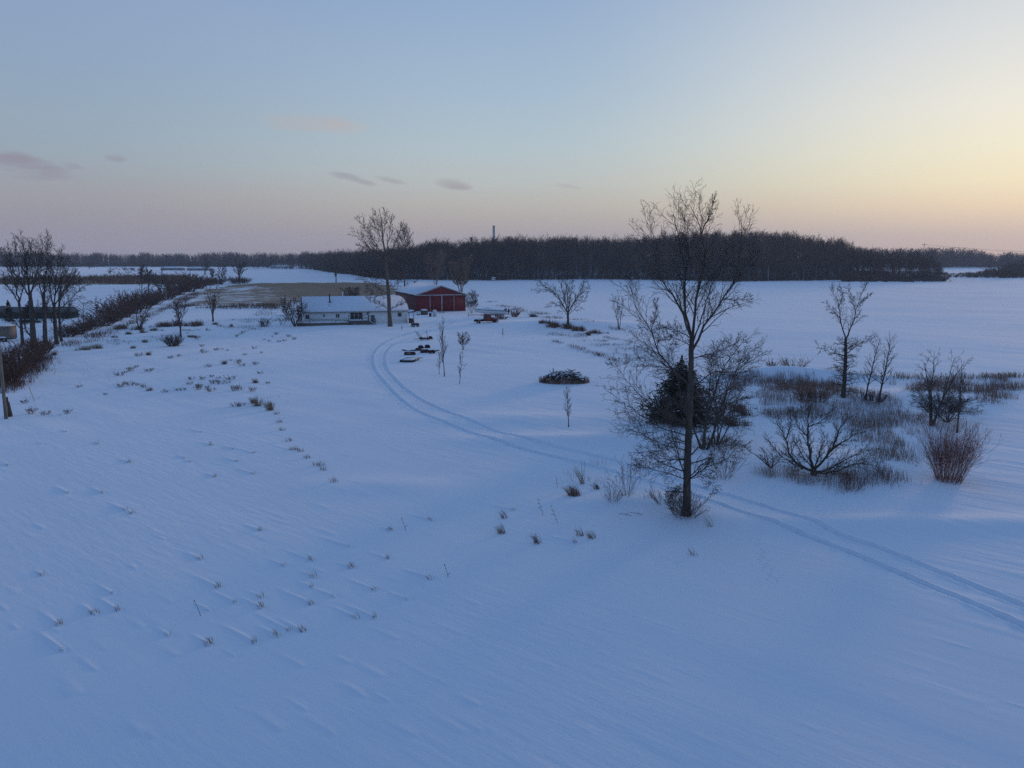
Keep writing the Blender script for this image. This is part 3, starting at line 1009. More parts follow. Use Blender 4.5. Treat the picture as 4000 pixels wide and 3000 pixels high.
def manual_tree(name, label, trunk, radii, limbs, seed, cat='tree', group=GB, tw=1.0, rk=0.14, side=0, thin=1.0, sink=0.15, m='bark', droop=0.0, levels=3, depth_scale=1.0, split=True):
    g0 = GS(trunk[0][0], trunk[0][1], sink)
    YB = g0[1]
    rng = np.random.RandomState(seed)
    rmin = max(0.0045, rk * math.hypot(YB, HC) / 788 * 0.5)
    root = empty(name, g0, 0, label, cat, group)
    k = 22
    tp = polyline([P(x, y, YB) for x, y in trunk], k)
    tp[0, 2] = g0[2]
    tr_ = np.interp(np.linspace(0, 1, k), np.linspace(0, 1, len(radii)), radii)
    tr_[0] *= 1.35
    tr_[1] *= 1.1
    tv, tq = tubes((tp - g0)[None], tr_[None], 12)
    tv += 0.05 * radii[0] * rng.normal(size=tv.shape)
    if side:
        c0 = kids((tp - g0)[None], tr_[None], rng, side, 0.1, 0.98 if side > 20 else 0.7, 72, 10, 0.24 if side > 20 else 0.2, 0.35, 6, -0.01 + droop, 0.15, 0.22, 0.3, rmin)
        c1 = kids(*c0, rng, 6, 0.2, 0.98, 40, 10, 0.42, 0.35, 4, droop, 0.18, 0.6, 0.4, rmin * 0.85)
        c2 = kids(*c1, rng, 3, 0.2, 1.0, 40, 10, 0.5, 0.3, 3, droop, 0.2, 0.7, 0.5, rmin * 0.75)
        Vv, Qq = join([tubes(*c0, 4), tubes(*c1, 3), tubes(*c2, 3)])
        mk('crown', Vv, [Qq], M['twig'], root)
    mk('trunk', tv, [tq], M[m], root, True)
    for pts, r0, off, nk in limbs:
        n = len(pts)
        off = off * depth_scale
        dx = np.abs(pts[0][0] - np.interp(pts[0][1], [t_[1] for t_ in trunk[::-1]], [t_[0] for t_ in trunk[::-1]]))
        on_trunk = dx < 14 * radii[0] / 0.26 * 45 / YB + 6
        w0 = 0.0 if on_trunk else 0.5
        line = polyline([P(x, y, YB + off * (w0 + (1 - w0) * i / (n - 1))) for i, (x, y) in enumerate(pts)], 12)
        seg = np.linalg.norm(line[-1] - line[0])
        line[1:] += rng.normal(0, 0.006 * seg, (11, 3))
        lp = (line - g0)[None]
        lr = np.maximum(r0 * thin * np.linspace(1, 0.3, 12) ** 1.5, rmin)[None]
        q = max(3, int((nk + 3) * tw))
        upr = (line[-1, 2] - line[0, 2]) / max(seg, 1e-6)
        an, upk = (30, 0.1) if upr > 0.72 else (42, 0.05)
        c1 = kids(lp, lr, rng, q, 0.12, 0.98, an, 9, 0.3, 0.35, 6, upk + droop, 0.12, 0.45, 0.3, rmin)
        out = [tubes(lp, lr, 7), tubes(*c1, 4)]
        c2 = kids(*c1, rng, 6, 0.15, 0.98, 40, 11, 0.46, 0.35, 5, 0.035 + droop, 0.17, 0.55, 0.35, rmin * 0.85)
        out.append(tubes(*c2, 3))
        if levels > 2:
            c3 = kids(*c2, rng, 3, 0.2, 1.0, 38, 11, 0.52, 0.3, 4, 0.02 + droop, 0.18, 0.6, 0.5, rmin * 0.75)
            out.append(tubes(*c3, 3))
        Vv, Qq = join(out)
        mk('limb', Vv, [Qq], M['bark_dark'] if r0 < .2 * radii[0] else M[m], root, True)
    return root, g0


LIMBS = [
    ([(2699, 1310), (2678, 1198), (2676, 1101), (2670, 995), (2653, 936), (2643, 902), (2624, 805)], .105, 0.3, 10),
    ([(2676, 1075), (2690, 1000), (2680, 905), (2672, 800)], .05, 1.0, 9),
    ([(2706, 1310), (2712, 1206), (2725, 1130), (2746, 1080), (2752, 995), (2738, 902), (2725, 826), (2696, 765)], .105, -0.6, 11),
    ([(2739, 905), (2752, 862), (2767, 826), (2790, 738)], .045, -0.4, 9),
    ([(2697, 1310), (2662, 1219), (2628, 1147), (2598, 1109), (2560, 995), (2543, 902), (2543, 856)], .085, -1.6, 11),
    ([(2704, 1370), (2763, 1261), (2813, 1177), (2860, 1118), (2885, 1037), (2894, 902), (2894, 848)], .095, 1.4, 12),
    ([(2822, 1168), (2870, 1172), (2940, 1165)], .035, 1.9, 6),
    ([(2864, 1112), (2915, 1029), (2948, 974)], .05, 2.4, 8),
    ([(2710, 1330), (2745, 1230), (2765, 1150), (2800, 1080), (2835, 1000)], .06, -2.2, 10),
    ([(2696, 1507), (2619, 1435), (2571, 1367), (2543, 1290), (2514, 1240), (2484, 1185), (2455, 1105)], .075, -1.0, 13),
    ([(2543, 1295), (2558, 1240), (2566, 1170)], .03, -1.2, 6),
    ([(2688, 1675), (2600, 1608), (2513, 1555), (2470, 1517), (2402, 1416)], .06, 1.2, 12),
    ([(2686, 1705), (2585, 1671), (2499, 1618), (2412, 1551)], .05, -1.6, 11),
    ([(2684, 1870), (2663, 1820), (2638, 1734), (2619, 1657), (2600, 1590)], .06, -1.5, 10),
    ([(2684, 1878), (2610, 1849), (2537, 1830), (2480, 1820)], .045, -0.6, 10),
    ([(2686, 1878), (2745, 1835), (2793, 1811), (2865, 1786)], .06, -0.9, 8),
    ([(2745, 1836), (2769, 1806), (2790, 1760)], .03, -0.9, 6),
    ([(2688, 1785), (2754, 1734), (2826, 1743), (2913, 1738)], .055, 0.9, 12),
    ([(2698, 1525), (2780, 1460), (2865, 1450), (2966, 1387)], .055, 1.6, 13),
    ([(2702, 1400), (2770, 1385), (2822, 1367), (2899, 1324)], .045, -1.5, 11),
    ([(2702, 1320), (2636, 1290), (2569, 1278)], .04, 1.8, 10),
    ([(2702, 1355), (2653, 1328), (2581, 1324)], .035, -2.0, 9),
    ([(2688, 1738), (2629, 1724), (2586, 1758), (2494, 1768)], .035, 1.9, 10),
    ([(2686, 1798), (2561, 1791), (2490, 1811)], .035, 2.0, 10),
    ([(2694, 1622), (2778, 1565), (2850, 1560), (2923, 1565)], .045, -1.8, 11),
    ([(2686, 1872), (2764, 1863), (2793, 1931)], .03, -1.2, 8),
    ([(2684, 1892), (2634, 1922), (2610, 1941)], .03, -0.8, 8),
    ([(2690, 1700), (2760, 1650), (2840, 1640), (2900, 1660)], .035, 2.4, 10),
    ([(2698, 1480), (2640, 1440), (2560, 1430), (2480, 1400)], .035, 2.4, 11),
    ([(2688, 1760), (2600, 1740), (2520, 1700), (2440, 1640)], .035, -2.6, 11),
]

LIMBS = [([(x, y if y > 1000 else 1000 - (1000 - y) * 0.86) for x, y in p_], r_, o_, n_) for p_, r_, o_, n_ in LIMBS]
big, g0 = manual_tree('bare_tree', 'tallest bare tree with a thick straight trunk standing beside the tyre tracks',
                      [(2682, 2012), (2684, 1850), (2690, 1700), (2697, 1500), (2701, 1380), (2703, 1300)], [0.225, 0.205, 0.19, 0.168, 0.138, 0.112], LIMBS, 11, rk=0.27, tw=1.9, thin=0.76, side=16)
rng = np.random.RandomState(12)
YB = g0[1]
for (x, y) in ((2735, 780), (2728, 797), (2650, 838), (2618, 845), (2751, 882), (2536, 893), (2566, 1130), (2690, 1165), (2600, 1235), (2808, 1182), (2544, 1253), (2780, 1240), (2470, 1270), (2395, 1512)):
    c = P(x, y, YB + rng.uniform(-1, 1)) - g0
    a = rng.rand(3) * 2 - 1
    a /= np.linalg.norm(a)
    b_ = np.cross(a, (0.3, 0.2, 0.9))
    s = 0.075
    MB().add([c - a * s, c - b_ * s * .5, c + a * s, c + b_ * s * .5], [(0, 1, 2, 3)]).build('leaf', M['grass_dark'], big)

manual_tree('poplar_tree', 'tall bare tree rising in front of the white house',
            [(1524, 1275), (1518, 1157), (1511, 1066), (1506, 999), (1495, 931), (1491, 863), (1480, 815)], [0.42, 0.4, 0.34, 0.27, 0.16, 0.09, 0.03],
            [([(1510, 1040), (1470, 990), (1434, 962), (1393, 904)], .15, -2, 10), ([(1508, 1010), (1457, 940), (1439, 899), (1402, 867)], .14, 2, 10), ([(1478, 985), (1430, 968), (1398, 958)], .07, 1, 7),
             ([(1510, 1030), (1543, 953), (1561, 908), (1566, 875)], .15, 2, 10), ([(1512, 1050), (1550, 985), (1590, 940)], .12, -2, 9), ([(1500, 960), (1470, 895), (1452, 855)], .1, -1, 9),
             ([(1496, 935), (1506, 863), (1502, 822)], .09, 1, 8), ([(1507, 990), (1524, 908), (1529, 850)], .12, -1.5, 9), ([(1493, 920), (1478, 870), (1466, 830)], .07, 1.5, 8), ([(1506, 1000), (1440, 930), (1420, 880)], .1, 3, 9),
             ([(1522, 1208), (1470, 1184), (1439, 1161)], .1, -2, 8), ([(1516, 1150), (1448, 1107), (1412, 1089)], .12, 2, 9), ([(1516, 1140), (1552, 1107), (1580, 1085)], .09, -2, 8), ([(1522, 1210), (1560, 1190), (1588, 1172)], .08, 1.5, 7),
             ([(1518, 1165), (1470, 1150), (1430, 1130)], .07, 3, 8), ([(1515, 1110), (1470, 1085), (1420, 1070)], .07, -3, 7)],
            31, rk=0.22, tw=1.3, thin=0.8, m='bark_tan', depth_scale=1.3)
manual_tree('bare_tree', 'wide-forked bare tree standing in the rust-brown grass mound',
            [(2220, 1286), (2219, 1250), (2218, 1222)], [0.27, 0.24, 0.21],
            [([(2218, 1224), (2206, 1170), (2187, 1098)], .13, 1, 10), ([(2217, 1222), (2173, 1151), (2111, 1104)], .13, -1, 11), ([(2219, 1222), (2216, 1142), (2206, 1090)], .12, -2, 9),
             ([(2219, 1224), (2254, 1161), (2282, 1100)], .13, 1, 10), ([(2219, 1220), (2230, 1151), (2240, 1100)], .11, 2, 9), ([(2221, 1228), (2258, 1194), (2290, 1160)], .07, -1, 8),
             ([(2217, 1232), (2180, 1190), (2140, 1185)], .07, 2, 8), ([(2195, 1180), (2150, 1140), (2092, 1125)], .07, 1, 9), ([(2240, 1180), (2275, 1140), (2305, 1120)], .06, -2, 8)], 41, rk=0.22, depth_scale=1.2)
manual_tree('bare_tree', 'forked bare tree with dense drooping side twigs in the weedy corner',
            [(3293, 1553), (3298, 1500), (3302, 1420), (3304, 1322)], [0.2, 0.19, 0.17, 0.13],
            [([(3304, 1326), (3283, 1258), (3273, 1188), (3248, 1128)], .075, 0.5, 12), ([(3304, 1326), (3328, 1268), (3348, 1198), (3377, 1118)], .085, -0.5, 13), ([(3303, 1385), (3357, 1342), (3417, 1317)], .05, 0.8, 9),
             ([(3343, 1214), (3318, 1148), (3312, 1118)], .035, 0.3, 8), ([(3348, 1200), (3375, 1172), (3402, 1150)], .035, -0.8, 8), ([(3302, 1392), (3248, 1377), (3198, 1357)], .04, -0.8, 9), ([(3276, 1200), (3290, 1160), (3283, 1120)], .03, 0.4, 7),
             ([(3280, 1240), (3250, 1210), (3222, 1180)], .03, 1, 7), ([(3303, 1370), (3330, 1350), (3370, 1345)], .03, 1.0, 7)], 43, rk=0.24, side=60, droop=-0.03)
manual_tree('apple_tree', 'low sprawling bare tree with wide limbs at the front of the weeds',
            [(3178, 1856), (3178, 1842), (3178, 1828)], [0.22, 0.2, 0.17],
            [([(3178, 1835), (3159, 1748), (3156, 1648), (3159, 1590)], .11, 0.4, 14), ([(3176, 1840), (3099, 1798), (3069, 1718), (3029, 1640)], .1, -0.6, 14), ([(3069, 1718), (3089, 1658), (3084, 1600)], .05, -0.8, 9),
             ([(3180, 1832), (3248, 1758), (3278, 1678), (3313, 1630)], .1, 0.8, 14), ([(3254, 1750), (3323, 1708), (3382, 1665)], .06, 0.3, 12), ([(3182, 1848), (3240, 1846), (3348, 1812), (3437, 1827)], .075, -1.0, 13),
             ([(3182, 1842), (3243, 1832), (3313, 1788), (3397, 1758)], .07, 1.4, 13), ([(3156, 1668), (3218, 1638), (3258, 1590)], .045, 0.8, 10), ([(3159, 1708), (3119, 1668), (3100, 1610)], .045, 1.4, 9), ([(3178, 1838), (3200, 1780), (3222, 1700)], .06, -1.2, 11),
             ([(3176, 1842), (3120, 1822), (3050, 1780), (3000, 1720)], .06, 1.2, 12), ([(3178, 1836), (3130, 1770), (3110, 1720)], .05, -1.4, 10)], 49, rk=0.26, tw=1.35)
GL = 'big bare trees in a clump at the left edge'
manual_tree('bare_tree', 'leftmost leaning tree of the big clump at the left edge',
            [(89, 1348), (84, 1286), (79, 1224), (74, 1180)], [0.27, 0.24, 0.21, 0.18],
            [([(76, 1190), (54, 1150), (22, 1110), (5, 1065)], .12, -1, 9), ([(83, 1286), (41, 1240), (8, 1221)], .1, 1, 8), ([(75, 1184), (62, 1116), (41, 1048), (27, 975)], .13, 1, 11), ([(76, 1184), (92, 1120), (98, 1040), (80, 970)], .11, -2, 10), ([(60, 1120), (30, 1060), (5, 985)], .07, 2, 9)], 51, group=GL, rk=0.25, tw=1.35, depth_scale=1.5)
manual_tree('bare_tree', 'thickest tree of the big clump at the left edge',
            [(132, 1352), (127, 1270), (122, 1200), (117, 1150)], [0.45, 0.4, 0.34, 0.28],
            [([(116, 1156), (89, 1116), (54, 1060), (38, 990)], .15, -2, 11), ([(117, 1152), (108, 1090), (100, 1020), (84, 932)], .17, 1, 12), ([(124, 1318), (98, 1284), (89, 1232)], .14, 1, 8), ([(119, 1165), (136, 1096), (152, 1025), (166, 945)], .16, -1, 12),
             ([(104, 1060), (118, 1000), (122, 940)], .08, 2, 9), ([(92, 1120), (70, 1040), (62, 960)], .08, 3, 9), ([(126, 1255), (145, 1225), (150, 1190)], .07, -2, 6)], 52, group=GL, rk=0.25, tw=1.35, depth_scale=1.5)
manual_tree('bare_tree', 'straight dark tree in the middle of the left clump',
            [(178, 1350), (174, 1251), (172, 1190), (170, 1140)], [0.36, 0.32, 0.27, 0.2],
            [([(171, 1195), (157, 1129), (146, 1055), (140, 985)], .12, -2, 10), ([(172, 1180), (176, 1100), (181, 1030), (190, 945)], .14, 1, 12), ([(174, 1262), (160, 1245), (146, 1232)], .08, 1, 6), ([(171, 1160), (192, 1090), (205, 1010)], .09, 2, 9), ([(173, 1215), (188, 1180), (196, 1130)], .08, -1, 7)], 53, group=GL, rk=0.25, tw=1.35, depth_scale=1.5)
manual_tree('bare_tree', 'broad spreading tree at the right of the left clump',
            [(222, 1344), (215, 1262), (211, 1190)], [0.33, 0.3, 0.25],
            [([(211, 1200), (195, 1129), (187, 1048), (178, 990)], .12, -1, 10), ([(212, 1192), (217, 1116), (225, 1048), (230, 980)], .13, 1, 11), ([(212, 1195), (258, 1129), (298, 1069)], .12, -1, 11), ([(213, 1220), (277, 1170), (323, 1116)], .11, 1, 12),
             ([(214, 1160), (239, 1088), (248, 1010)], .1, 2, 10), ([(214, 1273), (190, 1224), (182, 1190)], .08, -2, 7), ([(240, 1160), (280, 1120), (310, 1100)], .07, 2, 9)], 54, group=GL, rk=0.25, tw=1.35, depth_scale=1.5)
manual_tree('bare_tree', 'slimmer tree at the right edge of the left clump',
            [(240, 1334), (233, 1262), (231, 1200), (236, 1120)], [0.22, 0.2, 0.17, 0.1],
            [([(232, 1200), (242, 1110), (258, 1020)], .1, 1, 10), ([(234, 1268), (262, 1224), (276, 1185)], .09, -1, 8), ([(238, 1250), (285, 1232), (315, 1230)], .06, 1, 8), ([(233, 1180), (252, 1120), (280, 1060)], .07, -2, 9)], 55, group=GL, rk=0.25, tw=1.35, depth_scale=1.5)

# behind it to the right: a thicket of thin stems
bare_tree('multi_stem_tree', 'many-stemmed grey tree directly behind and right of the tallest tree', (2752, 1752), (2800, 1290), 430, 'multi', 21, 0.11, 1.25, GB, rk=0.20)
bare_tree('multi_stem_tree', 'slender many-stemmed tree between the spruce and the weedy corner', (2800, 1735), (2880, 1350), 260, 'multi', 22, 0.07, 1.0, GB, rk=0.18)
# house and barn
bare_tree('poplar_tree', 'tall narrow bare tree behind the house beside the barn roof', (1580, 1150), (1578, 868), 105, 'poplar', 32, 0.28, 1.0, GB, rk=0.24)
bare_tree('poplar_tree', 'thin bare tree left of the barn with twin stems', (1612, 1178), (1612, 1085), 60, 'multi', 33, 0.1, 0.7, GB, rk=0.20)
bare_tree('bare_tree', 'tan bare tree rising behind the barn ridge', (1702, 1118), (1698, 975), 90, 'multi', 34, 0.2, 1.15, GB, mc='bark_light', mt='bark_light', rk=0.36)
bare_tree('bare_tree', 'tan many-stemmed tree behind the right end of the barn', (1800, 1150), (1795, 992), 95, 'multi', 35, 0.2, 1.35, GB, mc='bark_light', mt='bark_light', rk=0.36)
bare_tree('bush', 'round bare bush against the right corner of the barn', (1842, 1222), (1845, 1130), 86, 'multi', 36, 0.05, 1.3, None, 'bush', rk=0.14)
bare_tree('bare_tree', 'small bare tree at the left end of the deck', (1152, 1276), (1138, 1150), 120, 'low', 37, 0.12, 1.0, GB, rk=0.20)
bare_tree('bush', 'dark bare bush rising behind the house ridge', (1375, 1182), (1380, 1118), 90, 'multi', 38, 0.05, 1.3, None, 'bush', rk=0.16)
# rusty mound tree, field edge
bare_tree('bare_tree', 'small two-stemmed bare tree on the edge of the white field', (2418, 1286), (2420, 1148), 62, 'multi', 42, 0.1, 0.7, GB, rk=0.18)
# right corner
bare_tree('bare_tree', 'leaning slim bare tree, left one of a pair by the weeds', (3380, 1562), (3442, 1292), 85, 'whip', 44, 0.09, 1.0, GB, rk=0.17)
bare_tree('bare_tree', 'leaning slim bare tree, right one of a pair by the weeds', (3432, 1570), (3482, 1290), 110, 'whip', 45, 0.1, 1.2, GB, rk=0.17)
bare_tree('multi_stem_tree', 'bare tree with several crooked trunks above the dark bush', (3640, 1662), (3690, 1362), 215, 'multi', 46, 0.11, 0.9, GB, rk=0.17)
bare_tree('bare_tree', 'spindly bare tree behind the reddish willow clump', (3738, 1690), (3768, 1395), 80, 'whip', 47, 0.08, 0.9, GB, rk=0.16)
bare_tree('bush', 'low dark spreading bush under the crooked trunks', (3700, 1650), (3690, 1515), 330, 'low', 48, 0.05, 1.4, None, 'bush', mc='twig', rk=0.13)
bare_tree('bush', 'small bent shrub with limbs lying left of the sprawling tree', (3015, 1826), (2965, 1735), 170, 'low', 50, 0.05, 0.7, None, 'bush', rk=0.16)
GH = 'bare trees along the left hedgerow'
for (bx, by, tx, ty, w, sd, r_, st, lab) in (
        (325, 1268, 330, 1168, 70, 61, 0.12, 'whip', 'thin bare tree just right of the long dark shed'),
        (375, 1258, 378, 1158, 62, 62, 0.12, 'whip', 'thin bare tree where the hedge begins to thicken'),
        (556, 1168, 552, 1030, 42, 63, 0.2, 'poplar', 'slim bare tree, left of the two above the hedge'),
        (580, 1162, 582, 1045, 50, 64, 0.2, 'poplar', 'slim bare tree, right of the two above the hedge'),
        (630, 1165, 622, 1030, 110, 65, 0.26, 'vase', 'wide bare tree standing over the middle of the hedge'),
        (866, 1112, 866, 1030, 52, 66, 0.25, 'multi', 'bare tree at the far end of the hedge'),
        (832, 1110, 830, 1050, 30, 67, 0.15, 'poplar', 'thin bare tree beside the far end of the hedge'),
        (545, 1288, 548, 1195, 84, 68, 0.16, 'multi', 'short bushy bare tree in brown grass below the hedge'),
        (706, 1316, 700, 1150, 110, 69, 0.17, 'vase', 'dark bare tree above the round shrub in the left field'),
        (832, 1256, 830, 1112, 84, 70, 0.2, 'vase', 'bare tree at the end of the brown grass patch'),
        (935, 1108, 935, 1008, 66, 71, 0.42, 'vase', 'round-headed bare tree alone in the far white field'),
        (1313, 1104, 1310, 998, 52, 72, 0.3, 'vase', 'slim-trunked bare tree alone at the far edge of the stubble field'),
        (800, 1072, 805, 1008, 40, 73, 0.5, 'vase', 'tan bare tree above the far farm roofs'),
        (348, 1052, 346, 1020, 40, 74, 0.3, 'vase', 'small far bare tree on the white hill')):
    bare_tree('bare_tree', lab, (bx, by), (tx, ty), w, st, sd, r_, 0.85, GH, rk=0.28, flat=True)
# yard saplings
GY_ = 'thin saplings in the snowy yard'
for (bx, by, tx, ty, w, sd, r_, st, dn, lab) in (
        (1736, 1470, 1730, 1232, 46, 81, 0.06, 'whip', 1.3, 'tallest yard sapling, right of the scrap machinery'),
        (1716, 1462, 1712, 1372, 32, 82, 0.035, 'whip', 0.8, 'short sapling at the foot of the tallest yard sapling'),
        (1796, 1498, 1800, 1366, 50, 83, 0.035, 'multi', 0.6, 'forked sapling standing nearest the driveway curve'),
        (1808, 1366, 1815, 1292, 56, 84, 0.045, 'multi', 1.0, 'bushy sapling behind the forked one'),
        (2221, 1668, 2223, 1505, 46, 85, 0.045, 'whip', 1.2, 'lone upright sapling below the brush pile'),
        (1964, 1318, 1964, 1282, 16, 86, 0.025, 'whip', 0.5, 'tiny sapling in open snow below the old red truck')):
    bare_tree('sapling', lab, (bx, by), (tx, ty), w, st, sd, r_, dn, GY_, 'sapling', rk=0.20)

# ----------------------------------------------------------------- spruce
g = GS(2655, 1648, 0.05)
sr = empty('spruce_tree', g, 0, 'dark green spruce with snow on its boughs behind the tallest bare tree', 'tree')
hs = P(2664, 1380, g[1])[2] - g[2]
ws = 300 / F * g[1] / 2
rng = np.random.RandomState(91)
MB().tube([(0, 0, 0), (0.03, 0, hs * .5), (0, 0, hs * .98)], [0.16, 0.1, 0.012], 8).build('trunk', M['bark_dark'], sr, True)
rows_ = []
nb = 360
tz = np.sort(rng.rand(nb) ** 1.25)
zb = 0.07 + 0.9 * tz
az_ = np.arange(nb) * 2.4 + rng.rand(nb)
le = ws * 1.1 * (1 - zb) ** (0.85 + 0.5 * zb ** 3) * (0.74 + 0.36 * (np.sin(zb * 58) > 0) * (zb < 0.75)) * rng.uniform(0.55, 1.2, nb) + 0.03
dr = np.stack([np.cos(az_), np.sin(az_), np.interp(zb, [0, 0.5, 0.9, 1], [-0.2, 0.0, 0.35, 1.2])], 1)
bp0, br0 = walk(np.stack([np.zeros(nb), np.zeros(nb), zb * hs], 1), dr / np.linalg.norm(dr, axis=1, keepdims=True), le, np.full(nb, 0.022), rng, 6, 0.015, 0.05, 0.3)
n1 = kids(bp0, br0, rng, 13, 0.15, 1.0, 48, 8, 0.36, 0.45, 3, -0.03, 0.08, 0.9, 0.6, 0.014)
n2 = kids(*n1, rng, 4, 0.1, 1.0, 45, 12, 0.45, 0.2, 2, -0.02, 0.05, 1.0, 0.8, 0.016)
Vv, Qq = join([tubes(bp0, np.maximum(br0, 0.012), 3), ribbons(n1[0], n1[1] * 0 + 0.036, rng), ribbons(n2[0], n2[1] * 0 + 0.027, rng)])
mk('crown', Vv, [Qq], M['needle'], sr)
sn = MB()
for i in range(nb):
    if rng.rand() < 0.8 and zb[i] < 0.85:
        k = rng.randint(2, 6)
        c = bp0[i, k]
        d = bp0[i, k] - bp0[i, k - 1]
        d /= np.linalg.norm(d)
        sn.blob(c + (0, 0, 0.012), (0.15 * rng.uniform(.5, 1.1), 0.12 * rng.uniform(.5, 1.1), 0.035), rng, 6)
sn.build('bough_snow', M['snowcap'], sr, True)['kind'] = 'stuff'
# small dark conifers by the shed on the left
def conifer(name, label, base, top, wpx, seed, group=None, n=90):
    g = GS(*base)
    h = P(top[0], top[1], g[1])[2] - g[2]
    w = wpx / F * g[1] / 2
    rng = np.random.RandomState(seed)
    r0 = empty(name, g, 0, label, 'tree', group)
    MB().tube([(0, 0, 0), (0, 0, h * .97)], [0.02 * h, 0.004 * h], 6).build('trunk', M['bark_dark'], r0, True)
    tz = np.sort(rng.rand(n))
    zb = 0.05 + 0.93 * tz
    a = np.arange(n) * 2.4
    le = w * (1 - zb) ** 0.85 * rng.uniform(.6, 1.2, n) + 0.006 * h
    dr = np.stack([np.cos(a), np.sin(a), np.interp(zb, [0, 0.85, 1], [-0.1, 0.3, 1.0])], 1)
    b0, br = walk(np.stack([0 * a, 0 * a, zb * h], 1), dr / np.linalg.norm(dr, axis=1, keepdims=True), le, np.full(n, 0.008 * h), rng, 4, 0.02, 0.06, 0.4)
    k1 = kids(b0, br, rng, 7, 0.1, 1.0, 48, 9, 0.4, 0.4, 3, -0.02, 0.1, 1, 0.6)
    Vv, Qq = join([ribbons(b0, br * 0 + 0.02 * h, rng), ribbons(k1[0], k1[1] * 0 + 0.017 * h, rng)])
    mk('crown', Vv, [Qq], M['needle'], r0)
    return r0


conifer('conifer_tree', 'small pointed evergreen in front of the long shed', (38, 1258), (34, 1170), 52, 92)
conifer('conifer_tree', 'wide dark evergreen hiding the middle of the long shed', (118, 1262), (98, 1176), 90, 93)
conifer('conifer_tree', 'ragged lone evergreen poking above the forest skyline', (1843, 1090), (1845, 921), 44, 94, None, 60)
for i, (bx, by, ty, lab) in enumerate(((1117, 1052, 1036, 'tiny evergreen right of the long white far house'), (1138, 1052, 1034, 'tiny evergreen between the two white far houses'),
                                      (1046, 1050, 1022, 'tiny evergreen left of the long white far house'))):
    conifer('conifer_tree', lab, (bx, by), (bx, ty), 16, 95 + i, 'evergreens by the far white houses', 30)


# ----------------------------------------------------------------- shrubs and hedge
def shrub_mesh(rng, n, h, w, spread=0.7, curl=0.06, sub=5, r0=0.02, rmin=0.012):
    a = rng.rand(n) * 6.283
    q = np.sqrt(rng.rand(n))
    base = np.stack([np.cos(a) * q * w * 0.28, np.sin(a) * q * w * 0.28, np.zeros(n)], 1)
    d = np.stack([np.cos(a) * q * spread, np.sin(a) * q * spread, np.ones(n)], 1)
    d += rng.normal(0, 0.12, d.shape)
    d /= np.linalg.norm(d, axis=1, keepdims=True)
    st = walk(base, d, h * rng.uniform(0.6, 1.12, n), np.full(n, r0), rng, 5, curl, 0.09, 0.4, rmin)
    l1 = kids(*st, rng, sub, 0.2, 0.98, 30, 10, 0.4, 0.4, 4, 0.06, 0.13, 0.7, 0.5, rmin * 0.85)
    l2 = kids(*l1, rng, 2, 0.3, 1.0, 32, 10, 0.5, 0.3, 3, 0.05, 0.15, 0.8, 0.6, rmin * 0.75)
    return st, l1, l2


def shrub(name, label, base, hm, wm, seed, n=60, m='twig', group=None, spread=0.7, sub=5, sink=0.05, cat='shrub', rk=0.2):
    g = GS(base[0], base[1], sink)
    rng = np.random.RandomState(seed)
    rmin = rk * math.hypot(g[1], HC) / 788 * 0.5
    st, l1, l2 = shrub_mesh(rng, n, hm, wm, spread, 0.05, sub, rmin * 1.4, rmin)
    root = empty(name, g, 0, label, cat, group)
    Vv, Qq = tubes(*st, 4)
    mk('stems', Vv, [Qq], M[m], root)
    Vv, Qq = join([tubes(*l1, 3), ribbons(*l2, rng)])
    mk('twigs', Vv, [Qq], M[m], root)
    return root


GHS = 'shrubs of the left hedgerow'
HEDGE = [  # base px, height m, width m, what sets it apart
    ((20, 1500), 3.6, 6.5, 'rust-brown hedge shrub nearest the leaning pole'), ((75, 1458), 3.8, 6.0, 'rust-brown hedge shrub under the leftmost clump tree'),
    ((-20, 1450), 3.6, 6.0, 'rust-brown hedge shrub cut by the left edge'), ((130, 1412), 3.2, 5.0, 'rust-brown hedge shrub under the thickest clump tree'), ((165, 1380), 2.6, 4.5, 'rust-brown shrub at the foot of the straight dark tree'),
    ((262, 1316), 2.2, 6, 'low dark hedge shrub right of the clump trees'), ((305, 1306), 2.4, 6.5, 'second low dark hedge shrub from the clump trees'), ((350, 1288), 2.4, 7, 'dark hedge shrub under the thin trees'),
    ((400, 1274), 3.2, 8, 'dark hedge shrub where the hedge begins to rise'), ((440, 1256), 4.6, 9, 'tall dark hedge shrub left of the bend'), ((480, 1240), 5.2, 9, 'tall dark hedge shrub at the bend'),
    ((520, 1224), 6.0, 10, 'tallest round hedge shrub in front of the two slim trees'), ((560, 1206), 4.8, 10, 'dense hedge shrub below the two slim trees'), ((600, 1190), 4.2, 10, 'dense hedge shrub below the wide bare tree'),
    ((645, 1170), 4.5, 12, 'hedge shrub right of the wide bare tree'), ((690, 1152), 6.5, 14, 'big dark hedge shrub past the wide bare tree'), ((735, 1140), 8.0, 15, 'biggest dark hedge shrub near the far end'),
    ((775, 1128), 6.0, 14, 'dark hedge shrub sloping down to the far end'), ((815, 1115), 4.0, 12, 'low hedge shrub near the last hedge trees'), ((850, 1110), 4.0, 12, 'last low shrub of the hedge'),
    ((918, 1108), 4.0, 9, 'left shrub at the foot of the round-headed field tree'), ((955, 1107), 3.4, 9, 'right shrub at the foot of the round-headed field tree')]
protos = [shrub_mesh(np.random.RandomState(200 + i), 70, 1.0, 1.0, 0.75, 0.05, 6, 0.011, 0.008) for i in range(4)]
pm = []
for i, (st, l1, l2) in enumerate(protos):
    a = tubes(*st, 3)
    b_ = join([ribbons(l1[0], l1[1] * 1.1, np.random.RandomState(1)), ribbons(l2[0], l2[1] * 1.1, np.random.RandomState(2))])
    pm.append((a, b_))
first = {}
